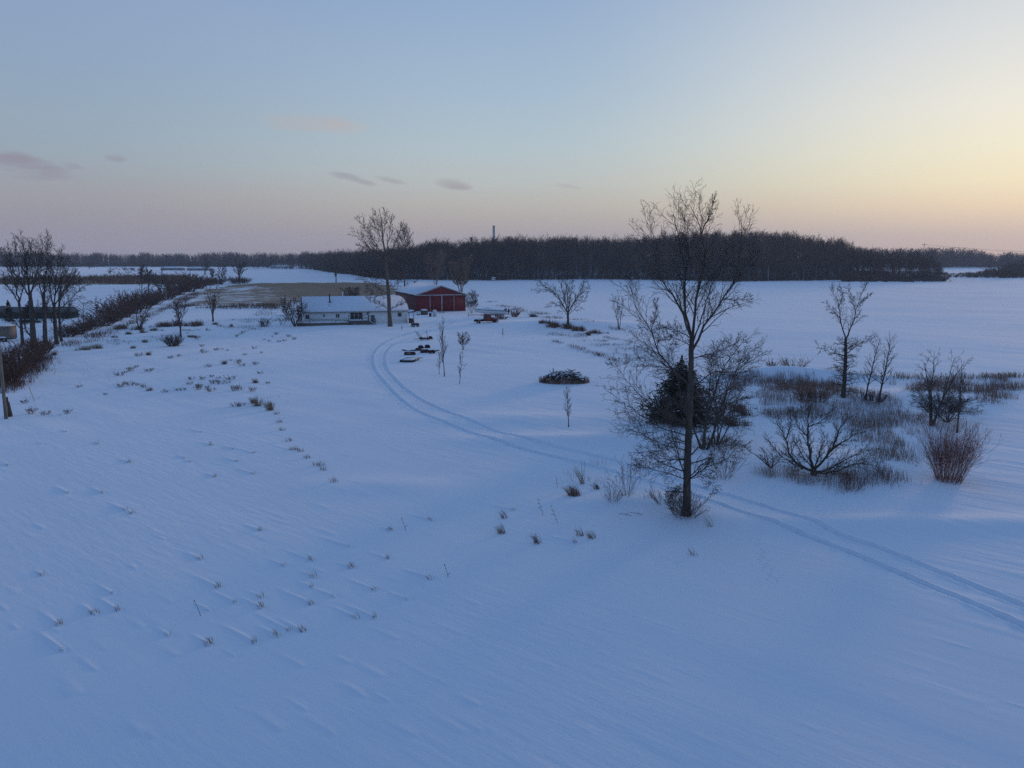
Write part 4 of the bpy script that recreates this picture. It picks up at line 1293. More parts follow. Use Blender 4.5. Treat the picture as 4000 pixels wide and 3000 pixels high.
for i, (bp_, hm, wm, lab) in enumerate(HEDGE):
    rust = i < 5
    key = (i % 4, rust)
    g = GS(bp_[0], bp_[1], 0.1)
    if key not in first:
        root = empty('hedge_shrub', g, 0, lab, 'shrub', GHS)
        a, b_ = pm[i % 4]
        mm = M['twig_rust'] if rust else M['hedge']
        mk('stems', a[0], [a[1]], mm, root)
        mk('twigs', b_[0], [b_[1]], mm, root)
        first[key] = root
        root.scale = (wm * 0.62, wm * 0.62, hm * 0.88)
        root.rotation_euler = (0, 0, i * 1.7)
    else:
        dup(first[key], g, i * 1.7, (wm * 0.62, wm * 0.62, hm * 0.88), lab, GHS)

shrub('shrub', 'round dense shrub below the dark bare tree in the left field', (678, 1352), 1.9, 2.6, 301, 90, 'twig', None, 0.9)
shrub('willow_shrub', 'reddish upright willow clump at the right of the weeds', (3706, 1876), 3.5, 3.0, 302, 260, 'twig_red', None, 0.4, 4, rk=0.16)
shrub('shrub', 'bare upright shrub left of the tallest tree beside the track', (2452, 1932), 2.3, 1.7, 303, 22, 'twig', None, 0.75, 5, rk=0.17)
shrub('shrub', 'scruffy brush hugging the foot of the tallest tree', (2672, 2014), 1.3, 2.2, 304, 95, 'twig', None, 1.0, 5, rk=0.22)
shrub('shrub', 'small purple-brown bush just left of the tallest trunk', (2590, 1965), 1.2, 1.3, 305, 24, 'twig_rust', None, 1.0, 5, rk=0.2)
shrub('shrub', 'faint reddish shrub in front of the bare upright shrub', (2392, 1958), 0.9, 0.9, 306, 18, 'twig_rust', None, 0.8, 5, rk=0.17)
shrub('shrub', 'brown shrub on the snow ridge at the field edge', (3095, 1452), 2.0, 3.0, 307, 40, 'grass_rust', None, 1.0, 5)
shrub('shrub', 'small brown shrub left along the snow ridge', (3017, 1440), 1.2, 1.4, 308, 24, 'grass_rust', None, 0.8, 5)
shrub('shrub', 'tangle of brush under the slim pair of trees', (3405, 1572), 1.2, 3.0, 309, 60, 'bark_dark', None, 1.0, 5)
shrub('shrub', 'reddish brush behind the tallest tree by the track', (2830, 1865), 1.9, 2.0, 310, 34, 'twig_rust', None, 0.6, 4)
shrub('shrub', 'fallen brush heap under the stems right of the spruce', (2820, 1745), 1.0, 4.2, 311, 90, 'twig', None, 1.1, 5)
shrub('shrub', 'brown bush right of the boat', (2010, 1238), 1.6, 1.8, 312, 50, 'grass_rust', None, 1.0, 5)
shrub('shrub', 'bare bush at the front of the weedy corner', (3330, 1912), 1.3, 1.5, 313, 34, 'twig_rust', None, 0.7, 5)
shrub('shrub', 'rusty bush at the left of the upper weeds', (3140, 1570), 1.6, 2.0, 314, 50, 'grass_rust', None, 0.8, 5)
shrub('shrub', 'rusty bush at the right of the upper weeds', (3195, 1572), 1.6, 1.9, 315, 50, 'grass_rust', None, 0.8, 5)
shrub('shrub', 'small shrub in snow left of the house yard', (1035, 1276), 1.7, 2.2, 316, 34, 'twig', None, 0.7, 5)
shrub('shrub', 'low brown bush in front of the boat stern', (1960, 1248), 0.9, 3.5, 317, 50, 'grass_dark', None, 1.0, 5)
#@@GRASS


# ----------------------------------------------------------------- grasses
def blades(rng, base, h, lean, wid, K=4, spread=0.35):
    """(N,3) feet -> curved blades"""
    n = len(base)
    a = rng.rand(n) * 6.283
    d = np.stack([np.cos(a) * spread, np.sin(a) * spread, np.ones(n)], 1) * rng.uniform(0.6, 1.2, (n, 1))
    d[:, :2] += lean * 0.35
    pts = [base]
    L = h * rng.uniform(0.6, 1.15, n)
    for k in range(K - 1):
        d = d / np.linalg.norm(d, axis=1, keepdims=True)
        pts.append(pts[-1] + d * (L / (K - 1))[:, None])
        d[:, :2] += lean * 0.45
        d[:, 2] -= 0.12
    Pn = np.stack(pts, 1)
    Rn = np.broadcast_to(np.linspace(wid, wid * 0.35, K)[None], (n, K))
    return ribbons(Pn, Rn, rng)


def tuft(rng, n, rad, h, wid, lean):
    a = rng.rand(n) * 6.283
    q = np.sqrt(rng.rand(n)) * rad
    return blades(rng, np.stack([np.cos(a) * q, np.sin(a) * q, np.full(n, -0.04)], 1), h, lean, wid)


# individual wind-bent tufts in the near snow
tp_ = []
for i in range(6):
    rng = np.random.RandomState(400 + i)
    root = None
    tp_.append((tuft(rng, 16 + 3 * i, 0.13, 0.34, 0.007, WD * 0.9), M[('grass', 'grass_dark', 'grass')[i % 3]]))
LT = 'little wind-bent dry grass tuft with a snow drift tail in the near field'
tm = [None] * 6
for i, (px, py) in enumerate(TUFTS):
    k = i % 6
    g = GS(px, py, 0.02)
    if tm[k] is None:
        (Vv, Qq), mm = tp_[k]
        tm[k] = tag(mk('grass_tuft', Vv, [Qq], mm, None, False, g), LT, 'grass tuft', 'small dry grass tufts in the near snow field')
        o = tm[k]
    else:
        o = tm[k].copy()
        COL.objects.link(o)
        o.location = tuple(g)
    q = random.Random(i).uniform(0.7, 1.25)
    o.scale = (q, q, q * random.Random(i + 99).uniform(0.6, 1.1))
# larger ones with a look of their own
for i, (px, py, n, h, mname, lab) in enumerate((
        (*z8(135, 845), 46, 0.6, 'grass', 'bushy curved tan grass tuft left of the two bent blades tufts'), (*z8(440, 932), 30, 0.62, 'grass_dark', 'upright dark grass tuft with two leaning blades bunches'),
        (*z8(812, 866), 26, 0.6, 'grass_dark', 'dark grass tuft bent over like a hook'), (*z8(915, 888), 34, 0.5, 'grass', 'tan grass tuft laid flat by the wind right of the hooked one'),
        (*z8(155, 718), 22, 0.55, 'grass_dark', 'dark grass tuft bent left above the bushy tan one'), (*z8(760, 520), 150, 0.75, 'grass_rust', 'thick rust-brown grass clump left of the bare upright shrub'),
        (*z8(960, 465), 50, 0.5, 'grass_dark', 'flattened dark weed between the rust clump and the shrub'), (*z8(830, 420), 34, 1.5, 'grass_pale', 'tall pale thin grass above the rust-brown clump'),
        (*z8(1940, 790), 14, 0.9, 'grass_pale', 'faint pale grass right of the tallest trunk'), (2712, 2166, 14, 0.45, 'grass_dark', 'tiny lone weed in open snow below the tallest tree'))):
    rng = np.random.RandomState(430 + i)
    Vv, Qq = tuft(rng, n, 0.2 if n < 100 else 0.42, h, 0.012, WD * (0.8 if h < 1 else 0.3))
    tag(mk('grass_tuft', Vv, [Qq], M[mname], None, False, GS(px, py, 0.02)), lab, 'grass tuft')
# dead weed stalks
for i, (px, py, h, lab) in enumerate(((*z8(490, 692), 0.95, 'dead weed stalk with side leaves, left of the standing pair'), (*z8(614, 757), 1.05, 'dark dead weed stalk with a seed head, right of the standing pair'),
                                      (*z8(615, 445), 0.7, 'dead weed stalk beside the rust-brown clump'), (1751, 2255, 0.6, 'single thin dead stalk in open snow left of centre'),
                                      (1585, 2072, 0.7, 'single thin slanted dead stalk among the near tufts'), (784, 2405, 0.7, 'single upright dead stalk in the near left snow'),
                                      (428, 1487, 0.7, 'tiny slanted stalk in the left snow field'))):
    rng = np.random.RandomState(460 + i)
    g = GS(px, py, 0.03)
    root = empty('weed_stalk', g, 0, lab, 'weed')
    st = walk(np.zeros((1, 3)), np.array([[-0.25, 0.05, 1.0]]), np.array([h]), np.array([0.011]), rng, 6, 0.0, 0.06, 0.6)
    Vv, Qq = tubes(*st, 4)
    mk('stem', Vv, [Qq], M['grass_dark'], root)
    lf = kids(*st, rng, 5 if i < 3 else 2, 0.2, 0.8, 50, 12, 0.3, 0.4, 3, -0.05, 0.2, 0.8, 0.4, 0.007)
    Vv, Qq = ribbons(lf[0], lf[1] * 1.6, rng)
    mk('leaves', Vv, [Qq], M['grass_dark'], root)
    MB().blob(st[0][0, -1], (0.03, 0.03, 0.05), rng, 6).build('seed_head', M['grass_dark'], root)

# weed clumps of the left field
WEEDS = [zl(*p) for p in ((860, 495), (900, 475), (940, 462), (985, 432), (1090, 455), (1065, 465), (930, 562), (890, 555), (990, 562), (1040, 578), (1500, 432), (1380, 522), (1460, 522), (1520, 505), (1575, 515),
                          (1660, 525), (1365, 558), (1430, 578), (1495, 582), (1530, 550), (1585, 552), (1640, 548), (1420, 595), (1690, 603), (1725, 595), (1190, 612), (1520, 608), (1820, 607), (1925, 550),
                          (1700, 718), (1735, 716), (1600, 305), (1640, 315), (1560, 312), (1450, 285), (1750, 185), (1730, 195), (1700, 215), (1990, 198), (1940, 245), (2010, 250), (2050, 243), (2120, 233), (1660, 385),
                          (1745, 425), (570, 577), (1000, 355), (1290, 355), (1230, 368), (1880, 330), (1830, 300), (1760, 345), (1710, 405), (1840, 415), (1470, 330), (1350, 190), (1420, 230), (760, 630), (860, 575), (1320, 600),
                          (1280, 600), (330, 775), (230, 770), (180, 690), (480, 765), (1870, 480), (1900, 235), (1960, 215), (2080, 215), (1500, 170), (1580, 140))]
wm_ = []
for i in range(5):
    rng = np.random.RandomState(480 + i)
    st, l1, l2 = shrub_mesh(rng, 16, 0.5, 0.8, 0.75, 0.0, 4, 0.009, 0.006)
    wm_.append(join([tubes(*st, 3), ribbons(l1[0], l1[1] * 1.6, rng), ribbons(l2[0], l2[1] * 3.0, rng)]))
wf = [None] * 5
for i, (px, py) in enumerate(WEEDS):
    k = i % 5
    g = GS(px, py, 0.03)
    if wf[k] is None:
        wf[k] = tag(mk('weed_clump', wm_[k][0], [wm_[k][1]], M[('twig', 'grass_dark', 'grass')[k % 3]], None, False, g), 'small dark dead weed clump poking through the snow of the left field', 'weed', 'dead weed clumps scattered in the left field')
        o = wf[k]
    else:
        o = wf[k].copy()
        COL.objects.link(o)
        o.location = tuple(g)
    q = random.Random(i).uniform(0.5, 1.3)
    o.scale = (q * 1.2, q * 1.2, q)
    o.rotation_euler = (0, 0, i * 2.1)
BROWN = [(zl(1078, 345), 0.7, 0.7, 'grass_rust', 'small brown grass clump at the top of the left weed cluster'), (zl(1085, 600), 0.5, 0.45, 'grass_rust', 'tight brown grass ball below the left weed cluster'),
         (zl(1618, 408), 0.7, 0.8, 'grass_rust', 'reddish brown grass clump above the middle weed cluster'), (zl(1840, 545), 0.6, 0.5, 'grass_rust', 'reddish grass clump right of the middle weed cluster'),
         (zl(1885, 715), 1.0, 1.3, 'grass', 'largest tan weed clump at the mown edge of the left field'), (zl(1955, 745), 0.8, 0.9, 'grass', 'tan grass clump right against the mown edge'),
         (zl(1835, 690), 0.7, 0.8, 'grass_dark', 'dark weed clump left against the largest tan clump'),
         ((567, 1338), 0.6, 1.0, 'grass', 'flat tan grass clump in snow left of the round shrub'), ((525, 1360), 0.5, 0.8, 'grass', 'small flat tan grass clump farther left of the round shrub'),
         ((505, 1306), 0.6, 1.2, 'grass', 'tan grass clump below the short bushy tree'), ((555, 1300), 0.7, 1.5, 'grass', 'wide tan grass clump right below the short bushy tree'),
         ((608, 1292), 0.8, 1.6, 'grass', 'wide tan grass clump left of the dark bare tree'), ((450, 1318), 0.5, 0.8, 'grass', 'small tan grass clump by the hedge'),
         ((470, 1284), 1.0, 2.6, 'grass', 'tan grass bank under the rising hedge'), ((540, 1288), 1.0, 2.4, 'grass_dark', 'dark grass around the short bushy tree'),
         ((640, 1276), 1.2, 3.4, 'grass_rust', 'left third of the tall brown grass patch'), ((700, 1272), 1.3, 4.0, 'grass_rust', 'middle of the tall brown grass patch'), ((770, 1272), 1.3, 4.0, 'grass_rust', 'right third of the tall brown grass patch'),
         ((745, 1318), 0.5, 2.0, 'grass', 'thin strip of tan grass beside the dark tree trunk'), ((842, 1268), 0.6, 1.0, 'grass_rust', 'small brown clump under the tree at the end of the grass patch'),
         ((905, 1276), 0.6, 0.8, 'grass_rust', 'small brown clump right of the grass patch'), ((375, 1362), 0.9, 2.0, 'grass_pale', 'pale upright stalks in the snow beyond the left hedge'),
         ((330, 1368), 0.8, 1.6, 'grass_pale', 'thin pale stalks left of the other pale stalks'), ((215, 1388), 0.8, 0.6, 'grass_rust', 'small reddish grass clump by the hedge foot'),
         ((2130, 1262), 0.9, 2.0, 'grass_rust', 'rust grass at the left tip of the mound'), ((2165, 1278), 1.3, 3.0, 'grass_rust', 'thick rust grass left of the mound tree'), ((2215, 1282), 1.3, 3.0, 'grass_rust', 'thick rust grass around the mound tree foot'),
         ((2265, 1292), 1.0, 3.0, 'grass_rust', 'rust grass right of the mound tree'), ((2330, 1302), 0.8, 2.8, 'grass_rust', 'thin rust grass at the right tip of the mound'), ((2300, 1310), 0.8, 1.0, 'grass_rust', 'small rust clump in front of the mound'),
         ((2085, 1238), 0.8, 2.0, 'grass_dark', 'dark grass on the bank behind the mound'), ((2875, 1608), 1.3, 1.0, 'grass_rust', 'brown grass clump right of the spruce'), ((2910, 1622), 1.1, 1.0, 'grass_rust', 'second brown grass clump right of the spruce'),
         ((2900, 1598), 0.7, 0.5, 'grass_rust', 'little brown clump above the two beside the spruce'), ((2850, 1660), 1.2, 2.4, 'grass_rust', 'brown grass under the stems right of the spruce')]
for i, (pp, h, w, mname, lab) in enumerate(BROWN):
    rng = np.random.RandomState(520 + i)
    n = int(min(420, 70 + 120 * w * max(h, 0.6)))
    sub_ = rng.normal(0, 0.3, (max(3, int(4 * w)), 2)) * np.array([w, w * 0.7])
    c = sub_[rng.randint(len(sub_), size=n)] + rng.normal(0, 0.1 + 0.05 * w, (n, 2))
    hh = h * np.exp(-(np.hypot(c[:, 0], c[:, 1] * 1.3) / (0.75 * w)) ** 2) + 0.12
    zc = zbase(GS(*pp)[0] + c[:, 0], GS(*pp)[1] + c[:, 1]) - zbase(*GS(*pp)[:2])
    Vv, Qq = blades(rng, np.column_stack([c, zc - 0.04]), hh * 1.1, WD * 0.5, 0.013 * max(1, G(*pp)[1] / 80), 4, 0.55)
    o = mk('grass_clump', Vv, [Qq], M[mname], None, False, GS(pp[0], pp[1], 0.03))
    tag(o, lab, 'grass clump', 'brown grass clumps in the fields')
# clumps along the mown edge
for i, (px, py) in enumerate(((1082, 1618), (1092, 1650), (1104, 1680), (1128, 1722), (1160, 1758), (1200, 1790), (1240, 1818), (1262, 1838), (1310, 1882), (1176, 1764), (1255, 1820))):
    Vv, Qq = tuft(np.random.RandomState(540 + i), 30, 0.3, 0.4, 0.011, WD * 0.6)
    tag(mk('grass_tuft', Vv, [Qq], M['grass'], None, False, GS(px, py, 0.02)), 'thin tan grass tuft in the row along the mown edge', 'grass tuft', 'tufts along the mown edge')


def scatter_poly(poly, n, rng, warp=0.0):
    pts = np.array([G(*p)[:2] for p in poly])
    lo, hi = pts.min(0), pts.max(0)
    out = np.empty((0, 2))
    while len(out) < n:
        q = lo + (hi - lo) * rng.rand(n * 3, 2)
        out = np.vstack([out, q[in_poly(poly, q[:, 0], q[:, 1], warp)]])
    return out[:n]


def stuff_blades(name, label, poly, n, h, wid, m, seed, lean=0.15, clump=0.0, spread=0.3, warp=0.0, thresh=None, cscale=3.0):
    rng = np.random.RandomState(seed)
    if clump:
        c = scatter_poly(poly, max(8, n // 14), rng, warp)
        q = c[rng.randint(len(c), size=n)] + rng.normal(0, clump, (n, 2))
    else:
        q = scatter_poly(poly, n, rng, warp)
    if thresh is not None:
        q = q[vnoise(q[:, 0] / cscale, q[:, 1] / cscale) > thresh]
    z = zbase(q[:, 0], q[:, 1]) - 0.05
    Vv, Qq = blades(rng, np.column_stack([q, z]), h, WD * lean, wid, 3, spread)
    o = mk(name, Vv, [Qq], m)
    return tag(o, label, None, None, 'stuff')


stuff_blades('weeds', 'brown standing weeds over the snowy right corner', [(2960, 1530), (3150, 1500), (3500, 1560), (3560, 1660), (3560, 1880), (3400, 1900), (3300, 1880), (3400, 1760), (3250, 1640), (3000, 1640)], 12500, 0.72, 0.0105, M['weed'], 601, 0.1, 0.45, 0.2, thresh=-0.3)
stuff_blades('weeds', 'thin brown weeds along the front of the right corner', [(2950, 1850), (3100, 1890), (3300, 1930), (3520, 1890), (3500, 1850), (3300, 1850), (3100, 1830)], 1500, 0.7, 0.009, M['weed'], 602, 0.1, 0.3, 0.2)
stuff_blades('weeds', 'dark weeds in a strip below the snow ridge', [(2850, 1465), (3230, 1480), (3300, 1500), (3260, 1530), (3080, 1525), (2850, 1530)], 4200, 0.8, 0.013, M['weed'], 603, 0.1, 0.3, 0.15, thresh=-0.2)
stuff_blades('weeds', 'brown weeds along the far side of the right corner', [(3480, 1500), (3800, 1490), (4080, 1475), (4080, 1590), (3880, 1580), (3780, 1570), (3600, 1540)], 7000, 0.95, 0.015, M['weed'], 604, 0.1, 0.5, 0.25, thresh=-0.12)
stuff_blades('weeds', 'tan grass fringe on the crest of the snow ridge', [(3110, 1440), (3300, 1462), (3700, 1475), (4000, 1468), (4000, 1480), (3300, 1478)], 1200, 0.7, 0.02, M['grass'], 605, 0.1, 0.5, 0.3)
stuff_blades('weeds', 'sparse stubble and weeds on the bank by the mound tree', [(2090, 1300), (2230, 1320), (2420, 1390), (2560, 1450), (2640, 1470), (2640, 1400), (2500, 1340), (2300, 1300)], 4200, 0.4, 0.014, M['grass_dark'], 606, 0.2, 0.5, 0.4, thresh=-0.05)
stuff_blades('weeds', 'line of weeds on the lower edge of the bank', [(2130, 1322), (2250, 1355), (2400, 1400), (2480, 1428), (2480, 1436), (2390, 1408), (2240, 1362)], 700, 0.45, 0.02, M['grass_dark'], 607, 0.2, 0.4, 0.4)
stuff_blades('weeds', 'brown grass line along the edge of the white field', [(1850, 1160), (1960, 1190), (2130, 1225), (2300, 1255), (2420, 1282), (2520, 1310), (2520, 1320), (2300, 1268), (2100, 1238), (1900, 1182)], 1800, 0.55, 0.03, M['grass_rust'], 608, 0.2, 1.0, 0.4, thresh=-0.1, cscale=8)
stuff_blades('weeds', 'scattered weeds beyond the left hedge', [(430, 1330), (640, 1290), (900, 1250), (1100, 1240), (1130, 1275), (900, 1300), (700, 1330), (500, 1380)], 3600, 0.4, 0.02, M['grass_dark'], 609, 0.3, 0.6, 0.5, thresh=0.02, cscale=7)
stuff_blades('reeds', 'dark brown strip of tall grass in front of the stubble field', [(700, 1206), (715, 1190), (900, 1192), (1120, 1194), (1120, 1207), (900, 1208)], 2000, 1.0, 0.06, M['reed'], 610, 0.3, 1.6, 0.35, thresh=-0.12, cscale=6)
stuff_blades('weeds', 'fine dead stalks sprinkled over the snow of the left field', [(60, 1560), (420, 1400), (800, 1300), (1120, 1290), (1100, 1420), (1080, 1560), (900, 1600), (500, 1580), (250, 1640)], 2600, 0.28, 0.008, M['grass_dark'], 617, 0.4, 0.5, 0.6, thresh=0.05, cscale=5)
stuff_blades('reeds', 'thin weeds left of the house behind the yard', [(1000, 1215), (1130, 1205), (1150, 1260), (1000, 1250)], 500, 0.6, 0.03, M['grass_dark'], 611, 0.2, 0.8, 0.4)
stuff_blades('reeds', 'broad brown reed bed across the far left field', REED, 7000, 2.2, 0.16, M['reed'], 612, 0.1, 3.0, 0.15)
stuff_blades('weeds', 'grassy fringe along the hedge foot', [(230, 1350), (340, 1318), (470, 1280), (620, 1215), (700, 1165), (780, 1140), (800, 1150), (700, 1190), (560, 1250), (420, 1318), (260, 1360)], 2600, 0.8, 0.035, M['grass_rust'], 613, 0.2, 0.8, 0.35)
stuff_blades('weeds', 'brown grass tangle under the rust-brown hedge', [(20, 1545), (100, 1500), (180, 1440), (200, 1400), (150, 1395), (60, 1440), (-40, 1500)], 2600, 0.9, 0.02, M['twig_rust'], 614, 0.2, 0.6, 0.4)
stuff_blades('weeds', 'thin tan weeds around the near track edge', [(2300, 1800), (2480, 1880), (2560, 1950), (2420, 1960), (2240, 1910), (2210, 1850)], 160, 0.5, 0.008, M['grass'], 615, 0.2, 0.3, 0.4)
stuff_blades('weeds', 'weeds below the willow clump and dark bush', [(3540, 1610), (3850, 1600), (3800, 1680), (3560, 1700)], 700, 0.6, 0.016, M['weed'], 616, 0.2, 0.4, 0.4)
#@@FOREST

# ----------------------------------------------------------------- the wood and the far tree lines
def wood_proto(rng, dens=1.0, wide=0.34, rtw=0.0022, t0=0.3):
    st = 'vase' if rng.rand() < 0.5 else 'leader'
    z0 = np.zeros((1, 3))
    tr = walk(z0, np.array([[0, 0, 1.0]]), np.array([0.9]), np.array([0.0095]), rng, 5, 0.2, 0.04, 0.25)
    l1 = kids(*tr, rng, int(11 * dens), t0, 1.0, 34, 9, 0.42, 0.45, 4, 0.08, 0.1, 0.5, 0.3, rtw)
    l2 = kids(*l1, rng, int(5 * dens), 0.2, 1.0, 34, 9, 0.5, 0.3, 3, 0.07, 0.14, 0.6, 0.5, rtw)
    l3 = kids(*l2, rng, int(4 * dens), 0.2, 1.0, 36, 10, 0.55, 0.3, 2, 0.05, 0.15, 0.7, 0.7, rtw)
    v, q = join([tubes(*tr, 3), ribbons(*l1, rng), ribbons(*l2, rng), ribbons(*l3, rng)])
    v = v / v[:, 2].max()
    return v, q


def plant_many(protos, pos, hs, ws, rng):
    out = []
    which = rng.randint(len(protos), size=len(pos))
    for k, (v, q) in enumerate(protos):
        s = which == k
        n = s.sum()
        if not n:
            continue
        a = rng.rand(n) * 6.283
        c, sn_ = np.cos(a), np.sin(a)
        vx = v[None, :, 0] * c[:, None] - v[None, :, 1] * sn_[:, None]
        vy = v[None, :, 0] * sn_[:, None] + v[None, :, 1] * c[:, None]
        VV = np.stack([vx * ws[s][:, None] + pos[s, 0:1], vy * ws[s][:, None] + pos[s, 1:2], v[None, :, 2] * hs[s][:, None] + pos[s, 2:3]], -1)
        QQ = q[None] + (np.arange(n) * len(v))[:, None, None]
        out.append((VV.reshape(-1, 3), QQ.reshape(-1, 4)))
    return join(out)


rng = np.random.RandomState(700)
WP = [wood_proto(rng, 1.0) for _ in range(10)]
FRONT = np.array([G(*p)[:2] for p in ((1180, 1050), (1250, 1056), (1400, 1074), (1520, 1091), (1700, 1095), (1900, 1096), (2150, 1093), (2400, 1092), (2650, 1096), (2900, 1100), (3200, 1096), (3340, 1094))])


def front_y(px):
    fx = 2000 + F * FRONT[:, 0] / FRONT[:, 1]
    return np.interp(px, fx, FRONT[:, 1])


px_ = rng.uniform(1180, 3345, 5200)
dd = rng.rand(5200) ** 1.3 * 190
dist = front_y(px_) + dd * np.interp(px_, [1200, 1500], [1.6, 1])
x_ = (px_ - 2000) / F * dist
z_ = zbase(x_, dist)
hmax = skyline_z(px_, dist) - z_
full = np.clip(hmax * 0.96, 9, 23)
hs_ = np.minimum(full, 16 + dd * 0.12) * (rng.uniform(0.78, 1.0, len(px_)) + 0.13 * (rng.rand(len(px_)) < 0.12) + 0.28 * vnoise(x_ / 9, dist / 30) + 0.12 * vnoise(x_ / 30, dist / 60))
thin = (px_ > 3320) & (rng.rand(len(px_)) < 0.6)
keep = ~thin
pos = np.column_stack([x_, dist, z_])[keep]
Vv, Qq = plant_many(WP, pos, hs_[keep], hs_[keep] * rng.uniform(0.75, 1.05, keep.sum()), rng)
tag(mk('wood', Vv, [Qq], M['forest']), 'dense dark leafless wood along the far side of the white field', None, None, 'stuff')
# undergrowth along its edge
n = 900
px_ = rng.uniform(1180, 3350, n)
dist = front_y(px_) + rng.uniform(-1, 30, n)
x_ = (px_ - 2000) / F * dist
SP = []
for i in range(5):
    st, l1, l2 = shrub_mesh(np.random.RandomState(710 + i), 12, 1.0, 0.8, 0.7, 0.05, 4, 0.02, 0.018)
    v, q = join([ribbons(*st, rng), ribbons(*l1, rng), ribbons(*l2, rng)])
    SP.append((v, q))
hh = rng.uniform(0.6, 2.6, n)
Vv, Qq = plant_many(SP, np.column_stack([x_, dist, zbase(x_, dist)]), hh, hh * 1.4, rng)
tag(mk('undergrowth', Vv, [Qq], M['forest']), 'dark low undergrowth along the foot of the wood', None, None, 'stuff')
FP = [wood_proto(np.random.RandomState(820 + i), 0.9, 0.3, 0.006, 0.04) for i in range(6)]
n = 230
px_ = rng.uniform(3320, 3665, n)
dist = 478 + rng.rand(n) * 34
x_ = (px_ - 2000) / F * dist
hh = np.interp(px_, [3320, 3400, 3560, 3630, 3665], [19.5, 18.2, 17, 14, 9]) * (rng.uniform(0.72, 1.0, n) + 0.3 * vnoise(x_ / 7, dist / 30))
Vv, Qq = plant_many(WP, np.column_stack([x_, dist, zbase(x_, dist)]), hh, hh * 0.85, rng)
tag(mk('wood', Vv, [Qq], M['forest']), 'thinner belt of dark trees trailing off right of the wood, snow showing below', None, None, 'stuff')
n = 1500
px_ = rng.uniform(1200, 3420, n)
dist = front_y(px_) + rng.uniform(0, 60, n)
x_ = (px_ - 2000) / F * dist
hh = rng.uniform(3.5, 9.5, n)
Vv, Qq = plant_many(FP, np.column_stack([x_, dist, zbase(x_, dist)]), hh, hh * 1.0, rng)
tag(mk('understory', Vv, [Qq], M['forest']), 'young dark trees filling the foot of the wood', None, None, 'stuff')
# trees one can tell apart at the edge and on the skyline
GW = 'trees standing out from the dark wood'
EDGE = [(1650, 1094, 958), (1760, 1096, 946), (1980, 1096, 938), (2090, 1094, 918), (2150, 1093, 926), (2290, 1092, 915), (2380, 1092, 940), (2460, 1093, 930), (2530, 1094, 922), (2980, 1099, 905),
        (3060, 1099, 920), (3250, 1095, 918), (3300, 1095, 938), (3420, 1090, 955), (3470, 1092, 966), (3530, 1092, 968), (3590, 1090, 970), (3640, 1088, 975), (1560, 1092, 985), (1480, 1086, 1000), (1370, 1070, 1008)]
for i, (px, by, ty) in enumerate(EDGE):
    g = G(px, by)
    h = P(px, ty, g[1] + 6)[2] - g[2]
    v, q = WP[i % len(WP)]
    root = empty('bare_tree', (g[0], g[1] + 4, g[2]), 0, 'dark leafless tree at the edge of the wood, its top standing clear', 'tree', GW)
    k = len(tubes(np.zeros((1, 5, 3)) + np.arange(5)[None, :, None], np.ones((1, 5)), 3)[0])
    Vs = v * np.array([h * .8, h * .8, h])
    qt = q[(q < k).all(1)]
    qc = q[(q >= k).all(1)] - k
    mk('trunk', Vs[:k], [qt], M['bark_dark'], root)
    mk('crown', Vs[k:], [qc], M['forest'], root)
for i, (px, by, ty, lab) in enumerate(((1968, 1094, 1000, 'pale slim trunk left in the wood below the chimney'), (2012, 1094, 990, 'pale slim trunk farther right of the chimney in the wood'), (3000, 1097, 1036, 'short white birch trunk at the right edge of the wood'),
                                      (3138, 1095, 1045, 'faint white birch trunk farther right in the wood'), (2207, 1092, 990, 'grey slim trunk in the wood above the mound tree'), (2870, 1098, 985, 'grey slim trunk in the wood right of the tallest tree'))):
    g = G(px, by + 2)
    h = P(px, ty, g[1])[2] - g[2]
    rng2 = np.random.RandomState(750 + i)
    root = empty('birch_tree', g, 0, lab, 'tree', 'pale trunks at the edge of the wood')
    st = walk(np.zeros((1, 3)), np.array([[0.03, 0, 1.0]]), np.array([h]), np.array([0.16 if i in (2, 3) else 0.1]), rng2, 7, 0.1, 0.03, 0.3)
    Vv, Qq = tubes(*st, 6)
    mk('trunk', Vv, [Qq], M['bark_pale'] if i in (2, 3) else M['bark_tan'], root)
    c1 = kids(*st, rng2, 9, 0.4, 1.0, 35, 8, 0.35, 0.4, 4, 0.06, 0.1, 0.5, 0.4, 0.04)
    Vv, Qq = ribbons(*c1, rng2)
    mk('crown', Vv, [Qq], M['forest'], root)

# scrub running out to the right of the wood
def scrub_band(name, label, poly, n, h0, h1, mm, seed, protos=SP, wk=1.4):
    rng = np.random.RandomState(seed)
    q = scatter_poly(poly, n, rng)
    hh = rng.uniform(h0, h1, n) * np.clip(0.8 + 1.3 * vnoise(q[:, 0] / 16, q[:, 1] / 40 + seed), 0.3, 1.4)
    Vv, Qq = plant_many(protos, np.column_stack([q, zbase(q[:, 0], q[:, 1])]), hh, hh * wk, rng)
    return tag(mk(name, Vv, [Qq], M[mm]), label, None, None, 'stuff')


